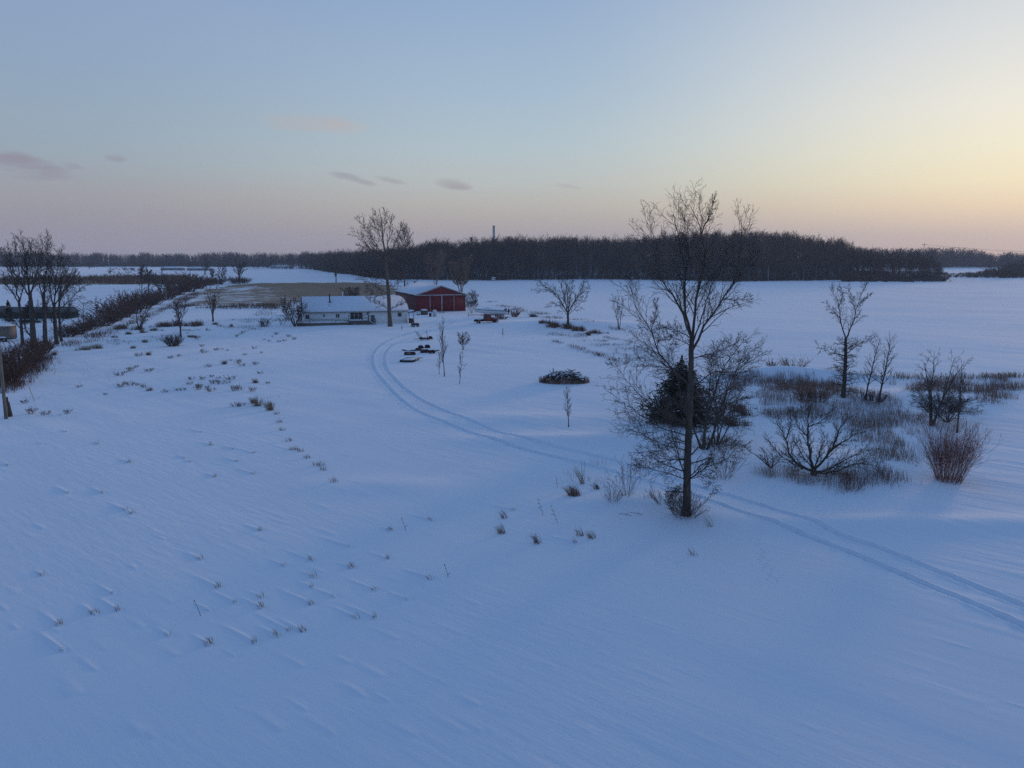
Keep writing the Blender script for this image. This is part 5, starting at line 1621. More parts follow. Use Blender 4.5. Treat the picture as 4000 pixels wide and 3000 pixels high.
scrub_band('scrub', 'dark thicket running right from the end of the wood', [(3290, 1101), (3600, 1102), (3715, 1101), (3660, 1095), (3560, 1088), (3290, 1084)], 560, 1.2, 4.6, 'forest', 801)
scrub_band('scrub', 'low dark hedge along the right edge of the white field', [(3690, 1085), (4200, 1087), (4200, 1079), (3690, 1078)], 300, 1.0, 4.5, 'forest', 802)
scrub_band('scrub', 'taller brush behind the low hedge at far right', [(3850, 1076), (4200, 1078), (4200, 1068), (3850, 1068)], 160, 4, 8.5, 'forest', 803)
scrub_band('scrub', 'thin field hedge crossing the far right fields', [(3300, 1062), (4300, 1064), (4300, 1060), (3300, 1058)], 500, 1.0, 2.5, 'farwood', 804)
scrub_band('scrub', 'dark scrub along the left end of the wood', [(1230, 1056), (1400, 1078), (1520, 1094), (1560, 1094), (1560, 1082), (1400, 1066), (1240, 1050)], 500, 2.5, 6, 'forest', 805)
scrub_band('scrub', 'patches of brush on the far left white hill', [(420, 1075), (560, 1072), (560, 1052), (420, 1052)], 60, 1.0, 3.0, 'farwood', 806)
rb_ = random.Random(9)
for i in range(26):
    px = 3350 + i * 12.0 + rb_.uniform(-7, 7)
    g = G(px, 1081 - rb_.uniform(0, 7))
    h = P(px, rb_.uniform(962, 982), g[1])[2] - g[2]
    v, q = WP[(i * 3) % len(WP)]
    root = empty('bare_tree', g, i, 'leafless tree in the thin belt right of the wood', 'tree', 'trees in the thin belt right of the wood')
    Vs = v * np.array([h * .8, h * .8, h])
    mk('trunk', Vs[:k], [q[(q < k).all(1)]], M['bark_dark'], root)
    mk('crown', Vs[k:], [q[(q >= k).all(1)] - k], M['forest'], root)



def treeline(name, label, px0, px1, d0, d1, n, topf, seed, hv=(0.75, 1.05)):
    rng = np.random.RandomState(seed)
    px_ = rng.uniform(px0, px1, n)
    dist = d0 + (d1 - d0) * rng.rand(n)
    x_ = (px_ - 2000) / F * dist
    z_ = zbase(x_, dist)
    top = HC + (1000 - topf(px_) - 10 * vnoise(px_ / 45, dist * 0)) / F * dist
    hs = np.maximum((top - z_) * rng.uniform(hv[0], hv[1], n) * (0.45 + 0.55 * (rng.rand(n) < 0.7)), 5)
    Vv, Qq = plant_many(FP, np.column_stack([x_, dist, z_]), hs, hs * 0.95, rng)
    return tag(mk(name, Vv, [Qq], M['farwood']), label, None, None, 'stuff')


scrub_band('scrub', 'low brush along the foot of the far left tree line', [(-250, 1044), (1050, 1043), (1050, 1038), (-250, 1038)], 1100, 3, 8, 'farwood', 807)
scrub_band('scrub', 'low brush along the foot of the far right tree line', [(3640, 1044), (4300, 1044), (4300, 1038), (3640, 1038)], 420, 3, 8, 'farwood', 808)
treeline('far_treeline', 'hazy tree line closing the view at far left', -250, 1600, 1130, 1320, 2600, lambda p: np.interp(p, [-200, 0, 300, 700, 1100, 1600], [980, 982, 987, 988, 986, 984]), 831)
treeline('far_treeline', 'nearer dark tree belt behind the far white houses', 960, 1500, 900, 1040, 420, lambda p: np.interp(p, [960, 1100, 1300, 1500], [1008, 1000, 998, 985]), 832)
treeline('far_treeline', 'hazy tree line closing the view at far right', 3300, 4300, 960, 1150, 1500, lambda p: np.interp(p, [3300, 3600, 3750, 3860, 4000, 4300], [968, 968, 972, 986, 982, 978]), 833)
treeline('far_treeline', 'faint farthest woods on the horizon', -400, 4400, 1900, 2400, 2400, lambda p: np.full(len(p), 990.0), 834)
#@@BUILD


# ----------------------------------------------------------------- buildings
class Face:
    """a vertical plane through (ox,oy) turned by ang: photo pixel -> (along, height)"""
    def __init__(s, ox, oy, ang, oz=0.0):
        s.o, s.u, s.a, s.oz = (ox, oy), (math.cos(ang), math.sin(ang)), ang, oz

    def __call__(s, px, py):
        x, y, z = ray(px, py)
        k = x / y
        q = (k * s.o[1] - s.o[0]) / (s.u[0] - k * s.u[1])
        Yd = s.o[1] + q * s.u[1]
        return q, HC + Yd / y * z - s.oz

    def shifted(s, dv):
        return Face(s.o[0] - s.u[1] * dv, s.o[1] + s.u[0] * dv, s.a, s.oz)


# --- white house
A = math.radians(14)
o = P(1182, 1219, 166.9)
gz = zsurf(o[0], 166.9)
house = empty('house', (o[0], 166.9, gz), A, 'long low white house with a snowy roof and front deck', 'house')
HF = Face(o[0], 166.9, A, gz)
Lh = HF(1592, 1240)[0]
eave = HF(1182, 1219)[1]
ridge, dep_h = eave + 2.95, 4.2
MB().box(0, Lh, 0, 2 * dep_h, -0.4, eave).build('wall', M['siding'], house)
rows_v = np.linspace(0, 1, 9)


def roof_pts(lift, x0=-0.35, inset=2.0, over=0.3):
    front, back = [], []
    for v in rows_v:
        yv = -over + v * (dep_h + over)
        zz = eave + (ridge - eave) * (v ** 0.93)
        xr = Lh + 0.25 - inset * (1 - math.sqrt(max(0, 1 - v * v * 0.96)))
        front.append(((x0, yv, zz + lift), (xr, yv, zz + lift)))
        back.append(((x0, 2 * dep_h - yv, zz + lift), (xr, 2 * dep_h - yv, zz + lift)))
    return front, back


def roof_mesh(lift, thick, x0=-0.35, x1off=0.0):
    mb = MB()
    for lf in (lift, lift - thick):
        front, back = roof_pts(lf, x0)
        pts = front + back[::-1][1:]
        V_ = np.array([p for ab in pts for p in ab])
        n = len(pts)
        Q_ = [(2 * i, 2 * i + 1, 2 * i + 3, 2 * i + 2) for i in range(n - 1)]
        mb.add(V_, Q_)
    n = len(pts)
    T = 2 * n
    for i in range(n - 1):
        mb.Q.append([2 * i, 2 * i + 2, T + 2 * i + 2, T + 2 * i])
        mb.Q.append([2 * i + 1, T + 2 * i + 1, T + 2 * i + 3, 2 * i + 3])
    mb.Q.append([0, T, T + 1, 1])
    mb.Q.append([2 * n - 2, 2 * n - 1, T + 2 * n - 1, T + 2 * n - 2])
    return mb


roof_mesh(0.0, 0.1).build('roof', M['roof_dark'], house)
rs = roof_mesh(0.1, 0.095, -0.12).build('roof_snow', M['snowcap'], house, True)
ends = MB()
ends.add([(0.002, 0.01, eave), (0.002, dep_h, ridge - 0.12), (0.002, 2 * dep_h - 0.01, eave), (0.3, dep_h, eave)], [], [(0, 1, 2)])
pr = roof_pts(-0.11)[0]
pb = roof_pts(-0.11)[1]
poly = [p[1] for p in pr] + [p[1] for p in pb[::-1][1:]]
cen = (Lh - 0.6, dep_h, eave)
poly = [(p[0] - 0.3, p[1], max(p[2], eave)) for p in poly]
ends.add(poly + [cen], [], [(i, i + 1, len(poly)) for i in range(len(poly) - 1)])
ends.build('gable', M['siding'], house)


def win(x0, x1, y0, y1, name='window', frames=1, face=HF, parent=house, frame=M['white_trim'], glass=M['glass'], sill=True, push=0.0):
    a, zt = face(x0, y0)
    b_, zb = face(x1, y1)
    fr = MB()
    w = min(0.08, 0.11 * (b_ - a))
    fr.box(a, b_, -0.05 - push, 0.02, zt - w, zt).box(a, b_, -0.05 - push, 0.02, zb, zb + w)
    for k in range(frames + 1):
        c = a + (b_ - a) * k / frames
        c = min(max(c, a + w / 2), b_ - w / 2)
        fr.box(c - w / 2, c + w / 2, -0.047 - push, 0.02, zb + w, zt - w)
    f = fr.build(name, frame, parent)
    MB().box(a + 0.01, b_ - 0.01, -0.02 - push, 0.015, zb + 0.01, zt - 0.01).build('pane', glass, f)
    return f


win(1191, 1210, 1229, 1247)
win(1262, 1269, 1228, 1238)
win(1311, 1327, 1226, 1241, frames=2)
win(1367, 1417, 1220, 1247, frames=3)
win(1553, 1570, 1220, 1237)
a, zt = HF(1449, 1231)
b_, zb = HF(1464, 1262)
dr_ = MB().box(a, b_, -0.04, 0.01, zb, zt).build('door', M['door_green'], house)
MB().box(b_ - 0.16, b_ - 0.08, -0.09, -0.04, (zb + zt) / 2 - 0.05, (zb + zt) / 2 + 0.05).build('handle', M['dark_metal'], dr_)
a, zt = HF(1433, 1220)
b_, zb = HF(1443, 1224.5)
MB().box(a, b_, -0.12, 0, zb, zt).build('porch_lamp', M['dark_metal'], house)
MB().box(-0.02, Lh + 0.1, -0.34, -0.3, eave - 0.16, eave - 0.02).build('fascia', M['trim_grey'], house)
# pipes
hx = HF.shifted(2.6)
a, _ = hx(1288, 1178)
ch = MB().tube([(a, 2.4, ridge - 1.6), (a, 2.4, ridge + 0.55)], 0.13, 10).tube([(a, 2.4, ridge + 0.55), (a, 2.4, ridge + 0.66)], 0.18, 10).build('flue_pipe', M['dark_metal'], house, True)
MB().box(a - 0.3, a + 0.3, 2.15, 2.6, ridge - 1.25, ridge - 1.0).build('flashing', M['dark_metal'], house)
a, _ = HF.shifted(5.2)(1338, 1150)
MB().tube([(a, 5.2, ridge - 0.9), (a, 5.2, ridge + 0.85)], 0.14, 10).tube([(a, 5.2, ridge + 0.85), (a, 5.2, ridge + 1.0)], 0.2, 10).build('chimney_pipe', M['white_trim'], house, True)
a, _ = HF.shifted(1.2)(1286, 1200)
MB().tube([(a, 1.1, eave + 0.8), (a, 1.1, eave + 1.5)], 0.05, 8).build('vent_pipe', M['dark_metal'], house, True)
# side porch post and panel at the left end
MB().box(-1.0, -0.1, 0.6, 0.75, 0.1, 2.3).build('side_panel', M['trim_grey'], house)
MB().tube([(-1.35, 0.2, -0.1), (-1.35, 0.2, 2.9)], 0.07).tube([(-1.0, 0.2, -0.1), (-1.0, 0.2, 2.7)], 0.06).box(-1.6, -0.5, 0.0, 0.5, 2.9, 3.02).build('porch_post', M['wood_grey'], house)
MB().box(-0.3, -0.05, -0.33, 2 * dep_h, eave - 0.1, eave - 0.02).build('rake_board', M['dark_metal'], house)
# deck
DF = HF.shifted(-4.0)
x0, _ = DF(1160, 1275)
x1, _ = DF(1364, 1270)
x2, _ = DF(1441, 1270)
dk = MB().box(x0, x1, -4.0, -0.06, -0.5, 0.55).box(x1 + 0.01, x2, -3.6, -0.06, -0.5, 0.85)
dk = dk.build('deck', M['wood_grey'], house)
sw = MB().box(x0 + 0.05, x1 - 0.03, -3.9, -0.08, 0.555, 0.66).box(x1 + 0.06, x2 - 0.05, -3.5, -0.08, 0.855, 0.94)
sw.build('deck_snow', M['snowcap'], dk)
rl = MB()
for px in (1210, 1312, 1351):
    a, _ = DF(px, 1265)
    rl.box(a - 0.05, a + 0.05, -3.9, -3.8, 0.55, 1.3 if px < 1300 else 1.15)
a0, _ = DF(1210, 1260)
a1, _ = DF(1351, 1260)
rl.bar((a0, -3.85, 1.27), (a1, -3.85, 1.1), 0.07)
rl.build('low_railing', M['wood_grey'], dk)
rl = MB()
for px in (1363, 1416, 1439):
    a, _ = DF.shifted(0.45)(px, 1260)
    rl.box(a - 0.06, a + 0.06, -3.55, -3.43, 0.86, 2.0)
a0, _ = DF.shifted(0.4)(1362, 1250)
a1, _ = DF.shifted(0.4)(1439, 1250)
rl.box(a0, a1, -3.58, -3.42, 2.0, 2.1).box(a0, a1, -3.52, -3.46, 1.4, 1.47).box(a1 - 0.06, a1 + 0.06, -3.4, -0.6, 2.0, 2.08)
rl.build('high_railing', M['wood_grey'], dk)
rl = MB()
for k in range(5):
    rl.box(x2 + 0.02 + k * 0.3, x2 + 0.34 + k * 0.3, -3.4, -1.6, -0.35, 0.72 - k * 0.19)
rl.build('step', M['wood_grey'], dk)
sw = MB()
for k in range(5):
    sw.box(x2 + 0.04 + k * 0.3, x2 + 0.3 + k * 0.3, -3.38, -1.62, 0.722 - k * 0.19, 0.79 - k * 0.19)
sw.build('step_snow', M['snowcap'], dk)
rl = MB()
for yy in (-3.45, -1.55):
    rl.bar((x2 + 0.05, yy, 1.95), (x2 + 1.55, yy, 0.95), 0.08).bar((x2 + 1.5, yy, -0.3), (x2 + 1.5, yy, 1.05), 0.09).bar((x2 + 0.05, yy, 0.5), (x2 + 0.05, yy, 2.0), 0.09)
rl.build('stair_railing', M['wood_grey'], dk)
# side steps at the right corner
st_ = MB()
for k in range(4):
    st_.box(Lh + 0.25, Lh + 1.3, 0.6 + 0.3 * k - 1.5, 0.9 + 0.3 * k - 1.5, -0.2, 0.25 + 0.2 * k)
st_.bar((Lh + 1.3, -1.0, 0.1), (Lh + 1.3, -1.0, 1.3), 0.07).bar((Lh + 1.3, 0.3, 0.6), (Lh + 1.3, 0.3, 2.0), 0.07).bar((Lh + 1.3, -1.0, 1.3), (Lh + 1.3, 0.3, 2.0), 0.06).bar((Lh + 0.3, -0.2, 0.4), (Lh + 0.3, -0.2, 2.1), 0.14)
st_.build('side_steps', M['wood_brown'], house)

# --- red barn
A = math.radians(20)
o = P(1626, 1152, 204)
gz = zsurf(o[0], 204)
barn = empty('barn', (o[0], 204, gz), A, 'red metal barn with big sliding doors and a snowy gable roof', 'barn')
BF = Face(o[0], 204, A, gz)
Wb = BF(1818, 1190)[0]
eb = BF(1626, 1152)[1]
rb = BF(1723, 1117)[1]
Db = 26.0
wl = MB()
wl.box(0, Wb, 0, Db, -0.5, eb)
wl.add([(0, 0.0, eb), (Wb, 0.0, eb), (Wb / 2, 0.0, rb), (0, Db, eb), (Wb, Db, eb), (Wb / 2, Db, rb)], [], [(0, 1, 2), (4, 3, 5)])
wl.build('wall', M['barn_red'], barn)
MB().box(-0.05, -0.003, 0.01, Db - 0.01, -0.5, eb - 0.01).build('side_wall_shade_skin', M['barn_side_shade'], barn)  # thin skin over the left wall, carries its painted shade
rf = MB()
for lift, th, ov, mname, nm in ((0.02, 0.1, 0.35, 'roof_dark', 'roof'), (0.2, 0.16, 0.28, 'snowcap', 'roof_snow')):
    rf = MB()
    sl_ = (rb - eb) / (Wb / 2)
    for sgn in (0, 1):
        xs0, xs1 = (-ov, Wb / 2) if sgn == 0 else (Wb / 2, Wb + ov)
        zz = lambda x: eb + (min(x, Wb - x)) * sl_
        V_ = []
        for dz in (lift, lift - th):
            V_ += [(xs0, -ov, zz(xs0) + dz), (xs1, -ov, zz(xs1) + dz), (xs1, Db + ov, zz(xs1) + dz), (xs0, Db + ov, zz(xs0) + dz)]
        rf.add(V_, [(0, 1, 2, 3), (7, 6, 5, 4), (0, 4, 5, 1), (2, 6, 7, 3), (0, 3, 7, 4), (1, 5, 6, 2)])
    rf.build(nm, M[mname], barn)


def bx(px, py):
    return BF(px, py)


zt = bx(1700, 1154)[1]
MB().box(-0.05, Wb + 0.05, -0.22, 0, eb - 0.28, eb + 0.02).build('door_track', M['trim_grey'], barn)
xa, xb_, xc = bx(1678, 1190)[0], bx(1726, 1190)[0], bx(1774, 1190)[0]
for (p, q) in ((xa, xb_), (xb_, xc)):
    d = MB().box(p + 0.02, q - 0.02, -0.13, -0.03, 0.0, eb - 0.3).build('sliding_door', M['barn_red2'], barn)
    ft = MB()
    ft.box(p + 0.02, p + (0.2 if p == xa else 0.16), -0.18, -0.13, 0.0, eb - 0.3).box(q - (0.2 if p == xa else 0.17), q - 0.02, -0.18, -0.13, 0.0, eb - 0.3)
    ft.build('door_trim', M['trim_grey'], d)
MB().box(0, 0.06, -0.03, 0, -0.2, eb - 0.28).box(Wb - 0.14, Wb + 0.02, -0.03, 0, -0.2, eb - 0.28).build('corner_trim', M['barn_red2'], barn)


def rake(name, side):
    mb = MB()
    a, b_ = ((-0.36, -0.4, eb - 0.36 * sl_ - 0.06), (Wb / 2, -0.4, rb - 0.06)) if side == 0 else ((Wb / 2, -0.4, rb - 0.06), (Wb + 0.36, -0.4, eb - 0.36 * sl_ - 0.06))
    mb.bar(a, b_, 0.06, 0.16)
    mb.build(name, M['trim_grey'], barn)


rake('rake_trim', 0)
rake('rake_trim', 1)

# --- outhouse-like blind in the far field
g = GS(1928, 1099)
bl = empty('field_blind', g, 0.3, 'small white box blind standing in snow before the wood', 'hut')
MB().box(-0.9, 0.9, -0.9, 0.9, 0.3, 2.2).build('wall', M['pale_wall'], bl)
MB().box(-1.05, 1.05, -1.05, 1.05, 2.2, 2.35).build('roof', M['snowcap'], bl)
MB().box(0.05, 0.75, -0.95, -0.9, 1.3, 1.75).build('window', M['dark_metal'], bl)
for sx_ in (-0.8, 0.8):
    MB().box(sx_ - 0.06, sx_ + 0.06, -0.8, -0.68, -0.2, 0.3).build('leg', M['wood_grey'], bl)


def gable_house(name, label, px0, px1, pyb, pye, pyr, wall, roof, depth=7.0, group=None, nwin=3, cat='house', door=True, along=True):
    gc = G((px0 + px1) / 2, pyb)
    Yd = gc[1]
    a, b_ = P(px0, pyb, Yd), P(px1, pyb, Yd)
    w = b_[0] - a[0]
    e = P(px0, pye, Yd)[2] - gc[2]
    r_ = P(px0, pyr, Yd + depth / 2)[2] - gc[2]
    root = empty(name, (a[0], Yd, gc[2]), 0, label, cat, group)
    MB().box(0, w, 0, depth, -1.0, e).build('wall', M[wall], root)
    mb = MB()
    if along:
        mb.add([(-0.3, -0.4, e), (w + 0.3, -0.4, e), (w + 0.3, depth / 2, r_), (-0.3, depth / 2, r_), (w + 0.3, depth + 0.4, e), (-0.3, depth + 0.4, e)],
               [(0, 1, 2, 3), (3, 2, 4, 5), (0, 5, 4, 1)], [(0, 3, 5), (1, 4, 2)])
    else:
        mb.add([(-0.4, -0.3, e), (w / 2, -0.3, r_), (w + 0.4, -0.3, e), (-0.4, depth + 0.3, e), (w / 2, depth + 0.3, r_), (w + 0.4, depth + 0.3, e)],
               [(0, 1, 4, 3), (1, 2, 5, 4), (0, 3, 5, 2)], [(0, 2, 1), (3, 4, 5)])
    mb.build('roof', M[roof], root)
    for i in range(nwin):
        c = w * (i + 0.5) / nwin
        f = MB().box(c - 0.6, c + 0.6, -0.08, 0, e * 0.35, e * 0.75).build('window', M['glass'], root)
    return root


GF = 'far farm buildings'
gable_house('farm_house', 'long white far house with a snowy roof at the field edge', 1056, 1138, 1049, 1043, 1036, 'pale_wall', 'snowcap', 10, GF, 6)
gable_house('farm_house', 'small white gabled far house right of the long one', 1219, 1252, 1049, 1043, 1033, 'pale_wall', 'snowcap', 10, GF, 2, along=False)
gable_house('farm_shed', 'brown low far shed, left of two beyond the hedge', 628, 714, 1056, 1048, 1041, 'grey_wall', 'snowcap', 7, GF, 3)
gable_house('farm_shed', 'low far shed with a wide snowy roof, right of two beyond the hedge', 730, 826, 1057, 1049, 1042, 'grey_wall', 'snowcap', 7, GF, 3)
gable_house('farm_shed', 'far dark shed with a pale roof below the left tree line', 288, 340, 1040, 1032, 1022, 'grey_wall', 'snowcap', 18, GF, 2)
gable_house('farm_house', 'far house with a snowy roof among the trees above the field tree', 1290, 1326, 1027, 1016, 1008, 'grey_wall', 'snowcap', 14, GF, 2)
gable_house('farm_house', 'far snowy roof half hidden in trees left of the other far roof', 1215, 1240, 1030, 1020, 1014, 'grey_wall', 'snowcap', 14, GF, 2)
gable_house('long_shed', 'long low dark shed with a green roof behind the left clump', -120, 268, 1244, 1221, 1198, 'dark_wall', 'green_roof', 4.5, None, 6, 'shed')

# chimney stack over the wood
Yd = 1500.0
c = P(1929, 940, Yd)
zt = P(1929, 882, Yd)[2]
root = empty('chimney_stack', (c[0], Yd, 0), 0, 'tall grey industrial chimney rising behind the wood', 'chimney')
MB().tube([(0, 0, -1), (0, 0, zt * .5), (0, 0, zt)], [3.4, 2.7, 2.2], 20).build('shaft', M['concrete'], root, True)
MB().tube([(0, 0, zt - 3), (0, 0, zt + 0.3)], [2.45, 2.45], 20).build('rim', M['grey_wall'], root, True)

# transmission pole with wires at far right
g = G(3607, 1050)
g = np.array((*P(3607, 1000, 1000)[:2], 0.0))
tp2 = empty('power_pole', g, 0, 'far power pole standing above the right tree line', 'pole')
zt = P(3608, 950, 1000)[2]
MB().tube([(0, 0, -1), (0, 0, zt)], [0.5, 0.3], 8).build('pole', M['grey_wall'], tp2)
MB().box(-3, 3, -0.15, 0.15, zt - 2.0, zt - 1.5).build('crossarm', M['grey_wall'], tp2)
for k in (-2.5, 2.5):
    pts = [(k + 160 * s, 30 * s, zt - 1.6 - 14 * s * (1 - s * 0.35)) for s in np.linspace(0, 1, 12)]
    MB().tube(pts, 0.06, 4).build('wire', M['grey_wall'], tp2)
#@@PROPS

# ----------------------------------------------------------------- yard objects
rg = random.Random(77)
nr = np.random.RandomState(77)

# --- old red truck, facing right; local x forward, y away from the camera
g = GS(1900, 1262)
tk = empty('pickup_truck', (P(1853, 1262, g[1])[0], g[1], g[2] - 0.2), 0.12, 'old red cab truck with a bare black chassis, snow on its hood', 'truck')
K_ = 95 / F * g[1] / 5.3
cab = [(2.15, 0.55), (2.1, 1.35), (2.25, 2.0), (2.5, 2.15), (3.25, 2.15), (3.5, 2.0), (3.8, 1.38), (3.85, 0.55)]
MB().extrude([(x * K_, z * K_) for x, z in cab], 0.05, 1.75).build('cab', M['truck_red'], tk)
rings = []
for x, hw, z0, z1 in ((3.8, 0.72, 0.6, 1.36), (4.4, 0.62, 0.6, 1.34), (4.95, 0.5, 0.6, 1.25), (5.2, 0.42, 0.62, 1.1)):
    ring = []
    for i in range(12):
        a = 2 * math.pi * i / 12
        ring.append((x * K_, 0.9 + hw * K_ * math.copysign(abs(math.cos(a)) ** 0.6, math.cos(a)), K_ * ((z0 + z1) / 2 + (z1 - z0) / 2 * math.copysign(abs(math.sin(a)) ** 0.6, math.sin(a)))))
    rings.append(ring)
MB().loft(rings).build('hood', M['truck_red'], tk, True)
for yy in (-0.05, 1.85):
    rings = []
    for k in range(9):
        a = math.pi * k / 8
        cx_, cz_ = 4.55 - 0.66 * math.cos(a), 0.5 + 0.66 * math.sin(a)
        rings.append([((cx_ + 0.07 * math.cos(b_) * -math.cos(a)) * K_, yy + 0.2 * math.sin(b_), (cz_ + 0.07 * math.cos(b_) * math.sin(a)) * K_) for b_ in np.linspace(0, 6.283, 9)[:-1]])
    MB().loft(rings).build('fender', M['truck_red'], tk, True)
    w = MB().wheel((4.55 * K_, yy, 0.38 * K_), (0, 1, 0), 0.42 * K_, 0.2 * K_, 0.24).build('wheel', M['rubber'], tk, True)
    MB().disc((4.55 * K_, yy, 0.38 * K_), (0, 1, 0), 0.21 * K_, 0.16).build('rim', M['rust'], w)
    w = MB().wheel((0.95 * K_, yy * 0.9 + 0.05, 0.38 * K_), (0, 1, 0), 0.42 * K_, 0.2 * K_, 0.24).build('wheel', M['rubber'], tk, True)
MB().box(0.0, 2.2 * K_, 0.35, 0.5, 0.5 * K_, 0.72 * K_).box(0.0, 2.2 * K_, 1.3, 1.45, 0.5 * K_, 0.72 * K_).box(0.0, 0.12, 0.05, 1.75, 0.45 * K_, 0.8 * K_).box(1.0 * K_, 1.12 * K_, 0.3, 1.5, 0.5 * K_, 0.75 * K_).build('chassis', M['dark_metal'], tk)
mb = MB()
for i in range(9):
    c = (0.25 + i * 0.22 + rg.uniform(-.05, .05), rg.uniform(0.3, 1.5), 0.78)
    mb.wheel(c, (rg.uniform(-.4, .4), 0.5, 1), 0.3, 0.12, 0.18, 10)
mb.build('load', M['rubber'], tk)
mb = MB()
mb.blob((4.35 * K_, 0.9, 1.34 * K_), (0.6, 0.55, 0.1), rg, 12).blob((2.9 * K_, 0.9, 2.15 * K_), (0.45, 0.75, 0.09), rg, 12)
for i in range(7):
    mb.blob((0.3 + i * 0.3, rg.uniform(0.2, 1.4), 0.84), (0.22, 0.3, 0.12), rg, 8)
mb.blob((4.55 * K_, -0.05, 1.16 * K_), (0.28, 0.18, 0.07), rg, 8)
mb.build('snow_cover', M['snowcap'], tk, True)
MB().add([(2.35 * K_, 0.04, 1.4 * K_), (3.4 * K_, 0.04, 1.4 * K_), (3.3 * K_, 0.04, 1.95 * K_), (2.45 * K_, 0.04, 1.95 * K_)], [(0, 1, 2, 3)]).build('side_window', M['glass'], tk)
MB().add([(3.78 * K_ + .02, 0.2, 1.45 * K_), (3.78 * K_ + .02, 1.6, 1.45 * K_), (3.56 * K_ + .02, 1.55, 1.96 * K_), (3.56 * K_ + .02, 0.25, 1.96 * K_)], [(0, 1, 2, 3)]).build('windscreen', M['glass'], tk)
MB().box(2.4 * K_, 3.65 * K_, 0.02, 0.045, 0.62 * K_, 1.33 * K_).build('door', M['truck_red'], tk)
for yy in (0.35, 1.45):
    MB().disc((5.18 * K_, yy, 0.95 * K_), (1, 0, 0), 0.12, 0.1, 12).build('headlight', M['white_trim'], tk)
MB().box(5.25 * K_, 5.34 * K_, -0.05, 1.85, 0.42 * K_, 0.58 * K_).build('bumper', M['rust'], tk)
MB().box(2.6 * K_, 3.6 * K_, -0.2, 0.03, 0.42 * K_, 0.48 * K_).build('running_board', M['white_trim'], tk)

# --- boat on a trailer, bow to the left
g = GS(1920, 1240)
bt = empty('motor_boat', (P(1853, 1240, g[1])[0], g[1], g[2]), 0.04, 'white cabin boat with a teal stripe under a snowy cover', 'boat')
Lb = 131 / F * g[1]
st_x = np.linspace(0, 1, 12)
rings, stripe, top = [], [], []
for s in st_x:
    hw = 1.15 * (1 - (1 - s) ** 2.6) ** 0.6 if s > 0 else 0.02
    hw = max(hw, 0.03)
    sheer = 1.95 - 0.42 * s + 0.1 * (1 - s) ** 2
    keel = 0.55 + 0.8 * (1 - s) ** 3
    rings.append([(s * Lb, 1.2 - hw, sheer), (s * Lb, 1.2 - hw * 0.92, (sheer + keel) / 2), (s * Lb, 1.2 - hw * 0.45, keel + 0.1), (s * Lb, 1.2, keel),
                  (s * Lb, 1.2 + hw * 0.45, keel + 0.1), (s * Lb, 1.2 + hw * 0.92, (sheer + keel) / 2), (s * Lb, 1.2 + hw, sheer), (s * Lb, 1.2, sheer + 0.02)])
    stripe.append([(s * Lb, 1.2 - hw - 0.035, sheer - 0.02), (s * Lb, 1.2 - hw - 0.035, sheer - 0.15), (s * Lb, 1.2 + hw + 0.035, sheer - 0.15), (s * Lb, 1.2 + hw + 0.035, sheer - 0.02)])
MB().loft(rings).build('hull', M['boat_white'], bt, True)
MB().loft(stripe).build('gunwale_stripe', M['boat_teal'], bt)
rings = []
for s, hw, h in ((0.06, 0.3, 0.05), (0.2, 0.8, 0.12), (0.3, 1.0, 0.3), (0.38, 1.05, 0.62), (0.46, 1.05, 0.45), (0.6, 1.05, 0.22), (0.8, 1.05, 0.2), (0.97, 1.0, 0.12)):
    sheer = 1.95 - 0.42 * s + 0.03
    rings.append([(s * Lb, 1.2 + hw * math.cos(a), sheer + h * max(0, math.sin(a)) - (0.04 if math.sin(a) < 0 else 0)) for a in np.linspace(0, 6.283, 13)[:-1]])
MB().loft(rings).build('snow_cover', M['snowcap'], bt, True)
om = MB().box(Lb + 0.02, Lb + 0.45, 0.95, 1.45, 1.25, 1.85).box(Lb + 0.12, Lb + 0.34, 1.1, 1.3, 0.55, 1.25).build('outboard_motor', M['dark_metal'], bt)
MB().box(Lb * 0.9, Lb * 0.97, 0.25, 2.15, 1.6, 1.95).build('stern_rail', M['dark_metal'], bt)
trl = empty('boat_trailer', (P(1828, 1242, g[1])[0], g[1], g[2]), 0.04, 'rusty boat trailer with a long tongue under the white boat', 'trailer')
ox_ = P(1853, 1240, g[1])[0] - P(1828, 1242, g[1])[0]
MB().bar((0, 1.2, 0.5), (ox_ + 1.0, 1.2, 0.5), 0.12).bar((ox_ + 1.0, 1.2, 0.5), (ox_ + 2.2, 0.3, 0.5), 0.12).bar((ox_ + 1.0, 1.2, 0.5), (ox_ + 2.2, 2.1, 0.5), 0.12).bar((ox_ + 2.2, 0.3, 0.5), (ox_ + Lb * 0.9, 0.3, 0.5), 0.12).bar((ox_ + 2.2, 2.1, 0.5), (ox_ + Lb * 0.9, 2.1, 0.5), 0.12).bar((ox_ + Lb * .7, 0.1, 0.45), (ox_ + Lb * .7, 2.3, 0.45), 0.1).bar((0.1, 1.2, -0.1), (0.1, 1.2, 0.9), 0.09).build('frame', M['rust'], trl)
for xx in (0.66, 0.76):
    for yy in (0.1, 2.3):
        w = MB().wheel((ox_ + Lb * xx, yy, 0.32), (0, 1, 0), 0.34, 0.18, 0.2, 14).build('wheel', M['rubber'], trl, True)
        MB().disc((ox_ + Lb * xx, yy, 0.32), (0, 1, 0), 0.19, 0.12, 12).build('rim', M['white_trim'], w)

